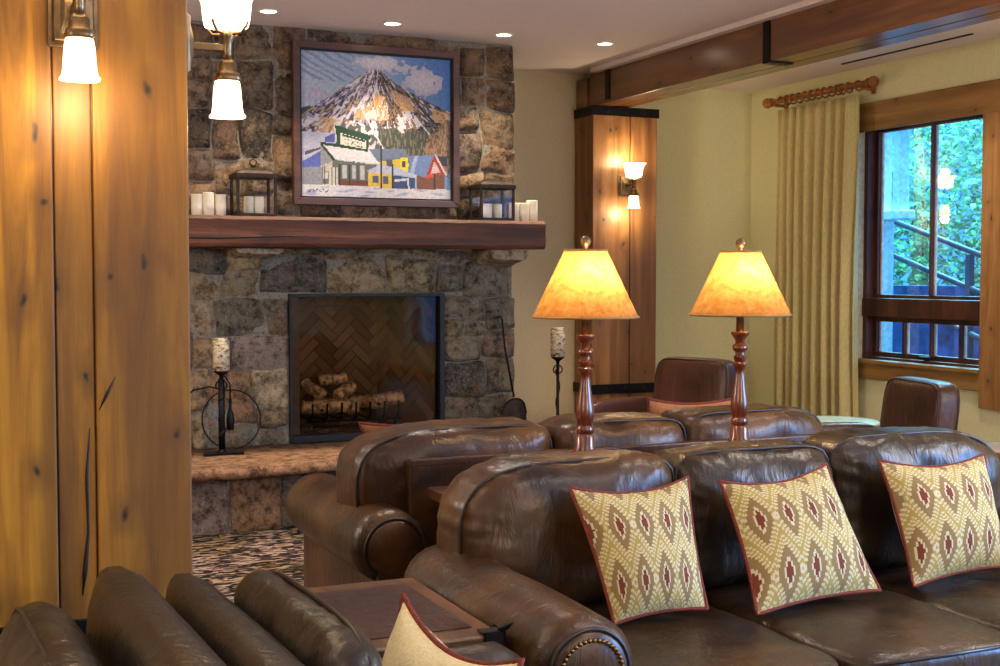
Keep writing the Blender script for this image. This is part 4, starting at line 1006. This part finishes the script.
# ---- sofa table with two lamps
tb = thing('sofa_table', 'long narrow walnut table between the two sofas carrying the lamps', 'table', (2.5, 4.08, 0))
MB().box(1.60, 3.90, .70, 3.42, 4.27, .74).build('top', M['table_wood'], tb, .006)
MB().box(1.65, 3.93, .62, 3.37, 4.24, .699).build('apron', M['table_wood'], tb, .003)
for x in (1.66, 3.30):
    for y in (3.935, 4.175): MB().box(x, y, 0, x + .06, y + .06, .62).build('leg', M['table_wood'], tb, .004)
def table_lamp(x, y, label, px=None):
    t = thing('table_lamp', label, 'lamp', (x, y, .741), 0, 'turned wood table lamps')
    def Z_(yc): return 1.5 - (230 + yc / 2.9 - 275) * .00359 - .741
    k = .00064
    prof = [(.078, 0), (.08, .008), (.074, .018), (.058, .028), (.05, .05), (.044, .085), (.048, .11)]
    for yc, w_ in ((632, 56), (604, 54), (596, 44), (590, 50), (577, 50), (571, 42), (560, 46), (545, 54), (520, 50), (495, 42), (470, 35), (440, 28), (425, 26), (419, 32), (412, 42), (404, 42), (398, 30), (392, 36), (384, 38), (378, 28), (370, 28), (362, 42), (356, 46), (349, 42), (342, 28), (332, 30), (322, 42), (314, 54), (308, 54), (306, 44)):
        prof.append((w_ * k, Z_(yc)))
    MB().lathe(prof, (0, 0, 0), 30).build('turned_base', M['lamp_wood'], t, local=True, crisp=38)
    zb, zt = 1.347 - .741, 1.586 - .741
    MB().lathe([(.015, Z_(306)), (.015, zb + .03), (.018, zb + .04), (.018, zb + .09)], (0, 0, 0), 14).build('brass_neck', M['bronze'], t, local=True)
    MB().lathe([(.191, zb), (.076, zt)], (0, 0, 0), 48, cap=False).build('lamp_shade', M['shade'], t, local=True)
    for r, z in ((.191, zb), (.076, zt)):
        MB().tube([(r * cos(2 * pi * q / 48), r * sin(2 * pi * q / 48), z) for q in range(48)], .0045, 6, True).build('shade_rim', plain('shade_binding', (150, 112, 60), .7), t, local=True)
    sp = MB()
    for q in range(3): sp.tube([(0, 0, zt - .004), (.075 * cos(q * 2.1), .075 * sin(q * 2.1), zt - .002)], .002, 5)
    for s in (-1, 1): sp.tube([(0, s * .018, zb + .06), (0, s * .055, zb + .11), (0, s * .05, zt - .05), (0, 0, zt - .004)], .002, 5)
    sp.build('harp', M['bronze'], t, local=True)
    MB().lathe([(.006, zt - .004), (.007, zt + .008), (.012, zt + .012)] + [(max(.002, .02 * sin(q)), zt + .033 - .02 * cos(q)) for q in [.5 + k_ * 2.6 / 9 for k_ in range(10)]], (0, 0, 0), 18).build('finial', M['bronze'], t, local=True)
    MB().lathe([(.012, zb + .09), (.028, zb + .125), (.03, zb + .145), (.02, zb + .168), (.004, zb + .176)], (0, 0, 0), 16).build('bulb', emis('lit_bulb', (255, 206, 130), 6), t, local=True)
    l = bpy.data.lights.new('lamp_bulb', 'POINT'); l.energy = 6.8; l.color = (1, .66, .32); l.shadow_soft_size = .03
    lo = bpy.data.objects.new('lamp_bulb', l); C.objects.link(lo); lo.parent = t; lo.location = (0.0, -.045, zb + .14)
    return t
table_lamp(2.145, 4.10, 'lit table lamp with parchment shade in front of the far timber post')
table_lamp(2.811, 4.10, 'lit table lamp with parchment shade in front of the green wall, nearer the curtain')

# ---- pillows
def pillow(name, label, cor, th, matf, matb, group=None, sag=.05, pinch=.035, pipe=M['maroon'], uvs=(0, 0, 1, 1)):
    P = [Vector(c) for c in cor]      # bottom-left, bottom-right, top-right, top-left as seen from the front
    ctr = sum(P, Vector()) / 4
    t = thing(name, label, 'pillow', tuple(ctr), 0, group)
    nr = (P[1] - P[0]).cross(P[3] - P[0]).normalized()
    ex = (P[1] - P[0]).length; n = 26
    def base(u, v):
        a = P[0].lerp(P[1], u); b = P[3].lerp(P[2], u); q = a.lerp(b, v)
        w = (2 * u - 1); h = (2 * v - 1)
        q = q + (P[1] - P[0]) * (-w * pinch * (1 - h * h)) + (P[3] - P[0]) * (-h * pinch * (1 - w * w))
        if v > .5: q = q - (P[3] - P[0]) * (sag * (1 - w * w) * (h ** 2))
        return q
    for side, nm, mt_ in ((1, 'front_panel', matf), (-1, 'back_panel', matb)):
        mb = MB(); vs = []; uv = []
        for j in range(n + 1):
            for i in range(n + 1):
                u, v = i / n, j / n
                w, h = 2 * u - 1, 2 * v - 1
                bul = max(0, (1 - abs(w) ** 2.3) * (1 - abs(h) ** 2.3)) ** .62
                q = base(u, v) + nr * side * th * bul + nr * .004 * N(u * 5 + ctr.x, v * 5, side)
                vs.append(q); uv.append((uvs[0] + (uvs[2] - uvs[0]) * u + .0001, uvs[1] + (uvs[3] - uvs[1]) * v + .0001))
        fs = []
        for j in range(n):
            for i in range(n):
                q = (j * (n + 1) + i, j * (n + 1) + i + 1, (j + 1) * (n + 1) + i + 1, (j + 1) * (n + 1) + i)
                fs.append(q if side > 0 else q[::-1])
        mb.add(vs, fs, True, None, uv); mb.build(nm, mt_, t)
    pts = [base(k / 24, 0) for k in range(24)] + [base(1, k / 24) for k in range(24)] + [base(1 - k / 24, 1) for k in range(24)] + [base(0, 1 - k / 24) for k in range(24)]
    MB().tube(pts, .006, 6, True).build('piping', pipe, t)
    return t
G = 'ikat pillows on the near sofa'
pillow('throw_pillow', 'ikat pillow nearest the rolled arm of the near sofa', [(1.765, 3.19, .497), (2.06, 3.16, .518), (2.125, 3.375, .872), (1.71, 3.365, .87)], .088, M['ikat'], M['cream_cloth'], G)
pillow('throw_pillow', 'tilted ikat pillow in the middle of the near sofa', [(2.20, 3.11, .497), (2.69, 3.15, .512), (2.63, 3.345, .887), (2.23, 3.355, .854)], .088, M['ikat'], M['cream_cloth'], G, uvs=(.1, .03, 1.1, 1.03))
pillow('throw_pillow', 'ikat pillow on the sofa end nearest the window', [(2.85, 3.18, .50), (3.29, 3.21, .52), (3.31, 3.355, .88), (2.86, 3.365, .884)], .088, M['ikat'], M['cream_cloth'], G, uvs=(.05, 0, 1.05, 1.))

# ---- back-to-back sofas in the near left
def back_sofa(name, label, x, y1, sgn, rz, mat, top_c, arm):
    """sofa whose back runs along local -y from the far end; sgn=+1 faces +x"""
    t = thing(name, label, 'sofa', (x, y1, 0), rz)
    L = 1.55
    def loc(mb, nm, m, par=t, **k): return mb.build(nm, m, par, local=True, **k)
    # padded frame top
    rings = []
    for i in range(19):
        s = i / 18; y = -L * s
        e = min(s, 1 - s) * L; k = (math.sqrt(max(0, 1 - max(0, 1 - e / .05) ** 2)) * .35 + .65) if e < .05 else 1
        ring = []
        for q in range(22):
            a = 2 * pi * q / 22; cx_, sz_ = cos(a), sin(a)
            pw = .62
            ring.append(((.066 if sgn > 0 else .072) * k * math.copysign(abs(cx_) ** pw, cx_), y, (.60 if sgn > 0 else .63) + .27 * (1 if k == 1 else .96 + .04 * k) * math.copysign(abs(sz_) ** (pw if sz_ < 0 else .42), sz_) + .003 * N(y * 5, cx_, sgn)))
        rings.append(ring)
    loc(MB().loft(rings), 'back_frame', mat)
    loc(MB().box(min(.0, sgn * .75), -L, .03, max(.0, sgn * .75), -.02, .30), 'base', mat, bevel=.02)
    for k in range(2):
        ya, yb = -.06 - k * .72, -.06 - (k + 1) * .72
        mb, wl = cushion((sgn * .47, (ya + yb) / 2, .38), (.30, .36, .09), p=(6, 5), wr=.008, seed=k + x * 9, n=14)
        loc(mb, 'seat_cushion', mat)
        mb, wl = cushion((sgn * (.125 if sgn > 0 else .175), (ya + yb) / 2, .62), (.078 if sgn > 0 else .115, .365, top_c - .62), p=(4.5, 3.0) if sgn > 0 else (5, 2.1), wr=.012, seed=k + x * 5, piping=[sgn * .25], gather=.004, n=34, axis='x')
        o = loc(mb, 'back_cushion', mat)
        for q in wl: q.build('welt', M['piping'], o, local=True)
    # far arm
    if arm:
        rings = []
        for i in range(15):
            s = i / 14; e = min(s, 1 - s) * .72; k = (math.sqrt(max(0, 1 - max(0, 1 - e / .06) ** 2)) * .4 + .6) if e < .06 else 1
            rings.append([(sgn * (.04 + .72 * s), -.08 + .085 * k * cos(2 * pi * q / 20), .56 + .085 * k * sin(2 * pi * q / 20)) for q in range(20)])
        ro = loc(MB().loft(rings), 'arm', mat)
        loc(MB().box(min(sgn * .05, sgn * .74), -.14, .03, max(sgn * .05, sgn * .74), -.02, .56), 'arm_panel', mat, ro, bevel=.015)
    return t
back_sofa('leather_sofa', 'dark leather sofa at the bottom left holding the cream pillow', .470, 2.74, 1, R(2.8), M['leather_dark'], .90, True)
back_sofa('leather_sofa', 'dark leather sofa in the bottom left corner facing away to the left', .328, 2.73, -1, R(2.8), M['leather_dark'], .885, False)
pillow('throw_pillow', 'cream pillow with maroon piping on the bottom left sofa', [(.83, 2.0, .488), (.78, 2.46, .488), (.858, 2.43, .85), (.915, 1.98, .835)], .085, M['ikat'], M['cream_cloth'], None, sag=.12)

# ---- end table with leather inlay and iron corner
et = thing('end_table', 'worn wooden chest table with a dark leather inlay top beside the sofa arm', 'table', (1.1, 3.2, 0))
MB().box(.86, 2.90, .545, 1.285, 3.56, .60).build('top', M['chest_wood'], et, .006)
MB().box(.93, 2.98, .601, 1.235, 3.48, .603).build('leather_inlay', M['leather_inlay'], et)
MB().box(.92, 2.93, .08, 1.275, 3.51, .544).build('body', M['chest_wood'], et, .004)
for x in (.93, 1.2):
    for y in (2.94, 3.44): MB().box(x, y, 0, x + .06, y + .06, .08).build('foot', M['iron'], et)
c = MB().box(1.235, 2.89, .55, 1.291, 2.898, .612).box(1.2855, 2.89, .55, 1.291, 2.96, .612).box(1.232, 2.9, .6035, 1.285, 2.94, .608)
c.tube([(1.275, 2.9, .61), (1.292, 2.885, .622), (1.302, 2.872, .634)], [.009, .008, .003], 6)
c.build('iron_corner', M['iron'], et, .002)

# ---- club chairs
def club_chair(loc, rz, label):
    t = thing('club_chair', label, 'armchair', loc, rz, 'leather club chairs by the pale table')
    mt_ = M['leather_club']
    # faces local -y
    def slab(x0, y0, z0, x1, y1, z1, nm, p=(6, 5), lean=0, par=t, pip=None):
        mb, wl = cushion(((x0 + x1) / 2, (y0 + y1) / 2, (z0 + z1) / 2), ((x1 - x0) / 2, (y1 - y0) / 2, (z1 - z0) / 2), p=p, wr=.004, seed=x0 * 7, n=18, piping=pip)
        for m_ in [mb] + wl:
            for i, v in enumerate(m_.v): m_.v[i] = (v[0], v[1] + lean * (v[2] - z0), v[2])
        o = mb.build(nm, mt_, par, local=True)
        for q in wl: q.build('welt', M['piping'], o, local=True)
        return o
    slab(-.32, .24, .10, .32, .40, .915, 'backrest', p=(8, 6), lean=.12, pip=[.75, -.75])
    slab(-.26, -.36, .28, .26, .28, .46, 'seat', p=(7, 6))
    for s in (-1, 1): slab(s * .33 - .07, -.40, .10, s * .33 + .07, .32, .64, 'arm', p=(6, 7))
    MB().box(-.3, -.34, .10, .3, .3, .29).build('base', mt_, t, .01, True)
    for sx in (-.29, .29):
        for sy in (-.33, .3): MB().lathe([(.016, 0), (.024, .1)], (sx, sy, 0), 10).build('leg', M['dark_wood'], t, local=True)
    return t
club_chair((4.50, 7.50, 0), math.atan2(.42, -.9) + pi / 2 + R(46), 'brown leather club chair with square back before the far timber post')
club_chair((4.65, 5.69, 0), R(-104), 'brown leather club chair under the window seen from its side')
ct = thing('side_table', 'small table with pale top between the two club chairs', 'table', (5.4, 6.8, 0))
MB().lathe([(.29, .515), (.30, .52), (.30, .532), (.29, .538)], (5.4, 6.8, 0), 36).build('top', M['pale_top'], ct)
MB().lathe([(.2, 0), (.2, .02), (.03, .05), (.025, .3), (.035, .5), (.12, .51), (.12, .515)], (5.4, 6.8, 0), 20).build('pedestal', M['iron'], ct)
e2 = thing('side_table', 'dark wooden side table by the right edge beyond the near sofa', 'table', (5.2, 5.0, 0))
MB().box(4.90, 4.55, .56, 5.5, 5.2, .60).build('top', M['casing_wood_y'], e2, .005)
MB().box(4.94, 4.6, .1, 5.46, 5.16, .559).build('body', M['table_wood'], e2, .003)
for x in (4.95, 5.4):
    for y in (4.61, 5.1): MB().box(x, y, 0, x + .05, y + .05, .1).build('foot', M['table_wood'], e2)

# pillows on the rear sofa, only their tops show
pillow('throw_pillow', 'rust orange pillow peeking over the left back cushion of the rear sofa', [(2.04, 4.99, .51), (1.70, 4.99, .51), (1.54, 4.89, .908), (2.10, 4.89, .895)], .06, M['orange_cloth'], M['orange_cloth'], 'rust pillows on the rear sofa', sag=.02)
pillow('throw_pillow', 'rust pillow with maroon piping peeking over the right back cushion of the rear sofa', [(3.30, 4.97, .50), (2.90, 4.97, .50), (2.86, 4.87, .955), (3.34, 4.87, .945)], .06, M['orange_cloth'], M['orange_cloth'], 'rust pillows on the rear sofa', sag=.03)

# ------------------------------------------------------------------ outside the window
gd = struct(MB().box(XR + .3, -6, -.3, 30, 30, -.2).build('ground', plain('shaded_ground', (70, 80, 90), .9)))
pr = thing('porch_post', 'pale timber porch posts with a bracketed head outside the window', 'post', (9, 10.45, -.2)); pr['kind'] = 'thing'
pw = plain('weathered_white_timber', (214, 216, 222), .6)
for y in (10.32, 10.58): MB().box(8.95, y - .06, 2.15, 9.07, y + .06, 3.06).build('post_shaft', pw, pr, .01)
MB().box(8.9, 10.15, 3.06, 9.1, 10.75, 3.16).build('post_head', pw, pr, .01)
MB().box(8.9, 10.2, 2.06, 9.1, 10.7, 2.15).build('post_base', pw, pr, .01)
MB().box(8.93, 10.5, -.2, 9.09, 10.66, 2.06).build('post_leg', pw, pr, .01)
dkm = plain('dark_painted_rail', (40, 50, 66), .5)
rl = thing('stair_railing', 'dark sloping stair railing outside the window', 'railing', (9, 9.8, 0))
for z in (0, -.36, -.8): MB().tube([(9.2, 11.4, 2.29 + z), (9.2, 8.6, 1.44 + z)], .03, 8).build('rail_bar', dkm, rl)
for y in (8.75, 9.55, 11.1): MB().box(9.17, y - .03, -.2, 9.23, y + .03, 2.2 - (11.2 - y) * .307).build('baluster', dkm, rl)
lw = tag(MB().box(9.6, 7.5, -.2, 9.9, 13.5, 1.38).build('log_wall', plain('dark_blue_grey_logs', (44, 62, 104), .8, 0, .3, 6, .4, .4)), 'low dark log wall outside below the trees', 'low wall')
random.seed(11)
def tree(x, y, h, r, label, nleaf):
    t = thing('leafy_tree', label, 'tree', (x, y, -.2), 0, 'trees outside the window')
    MB().tube([(0, 0, 0), (.05, .03, h * .4), (-.03, .04, h * .8)], [.14, .1, .04], 8).build('trunk', M['log'], t, local=True)
    mb = MB()
    for k in range(nleaf):
        while True:
            p = Vector((random.uniform(-1, 1), random.uniform(-1, 1), random.uniform(-1, 1)))
            if .25 < p.length < 1 and N(p.x * 2.6 + x, p.y * 2.6, p.z * 2.6 + y) > -.16: break
        c_ = Vector((p.x * r, p.y * r, h * .55 + p.z * h * .5)); s = random.uniform(.03, .075)
        a = Vector((random.gauss(0, 1), random.gauss(0, 1), random.gauss(0, 1))).normalized(); b = a.orthogonal().normalized()
        kk = random.uniform(.5, 1.25) if random.random() > .05 else 1.9; col = lin((72 * kk, 128 * kk, 80 * kk))  # a few leaves get a much brighter colour, painted glints of light
        mb.add([c_ - a * s, c_ + b * s * .5, c_ + a * s, c_ - b * s * .5], [(0, 1, 2, 3)], False, col)
    mb.build('foliage', M['leaf'], t, local=True)
for x, y, h, r, lab in ((12.2, 13.6, 5.2, 1.7, 'leafy tree behind the porch posts outside'), (13.0, 11.2, 5.4, 1.9, 'leafy tree seen through the right upper pane'), (11.4, 15.6, 5.0, 1.7, 'leafy tree seen beside the curtain edge'), (15.5, 15.5, 6.5, 2.6, 'taller leafy tree farther behind outside'), (15.8, 12.2, 6.5, 2.6, 'large leafy tree at the back outside right')):
    tree(x, y, h, r, lab, 9500)

# ------------------------------------------------------------------ daylight and added fill lights
def area(name, loc, rot, sx, sy, e, col, spread=180):
    l = bpy.data.lights.new(name, 'AREA'); l.shape = 'RECTANGLE'; l.size = sx; l.size_y = sy; l.energy = e; l.color = col; l.spread = R(spread)
    o = bpy.data.objects.new(name, l); C.objects.link(o); o.location = loc; o.rotation_euler = rot; return o
# daylight coming in through the large window nearer the camera
area('daylight_window', (XR + .5, .3, 1.6), (0, R(90), 0), 2.0, 3.2, 400, (.20, .46, 1.0))
# daylight over the garden
area('garden_skylight', (11.5, 12.5, 9), (0, 0, 0), 9, 9, 6500, (.22, .76, 1.0))
# unseen point lights, added to brighten ceiling and room evenly
for (x, y, z, e) in ((-1.6, .8, 1.9, 45), (2.6, -1.8, 1.9, 90), (5.0, 2.0, 1.9, 80), (-1.2, 5.6, 1.9, 80)):
    l = bpy.data.lights.new('fill_point', 'POINT'); l.energy = e; l.color = (1, .88, .76); l.shadow_soft_size = .18
    lo = bpy.data.objects.new('fill_point', l); C.objects.link(lo); lo.location = (x, y, z)
# unseen downward spots, added as soft warm fill for the room
for (x, y) in ((-1.2, 0.2), (1.2, -1.4), (3.6, -1.2), (-1.2, 3.4), (2.6, 1.6), (4.0, 3.6), (2.2, 5.4), (5.6, 6.0), (5.6, 2.4), (.3, 6.2)):
    l = bpy.data.lights.new('fill_spot', 'SPOT'); l.energy = 52; l.color = (1, .88, .74); l.spot_size = R(130); l.spot_blend = .8; l.shadow_soft_size = .09
    lo = bpy.data.objects.new('fill_spot', l); C.objects.link(lo); lo.location = (x, y, CZ - .06 - (.05 if x > 4.7 else 0))
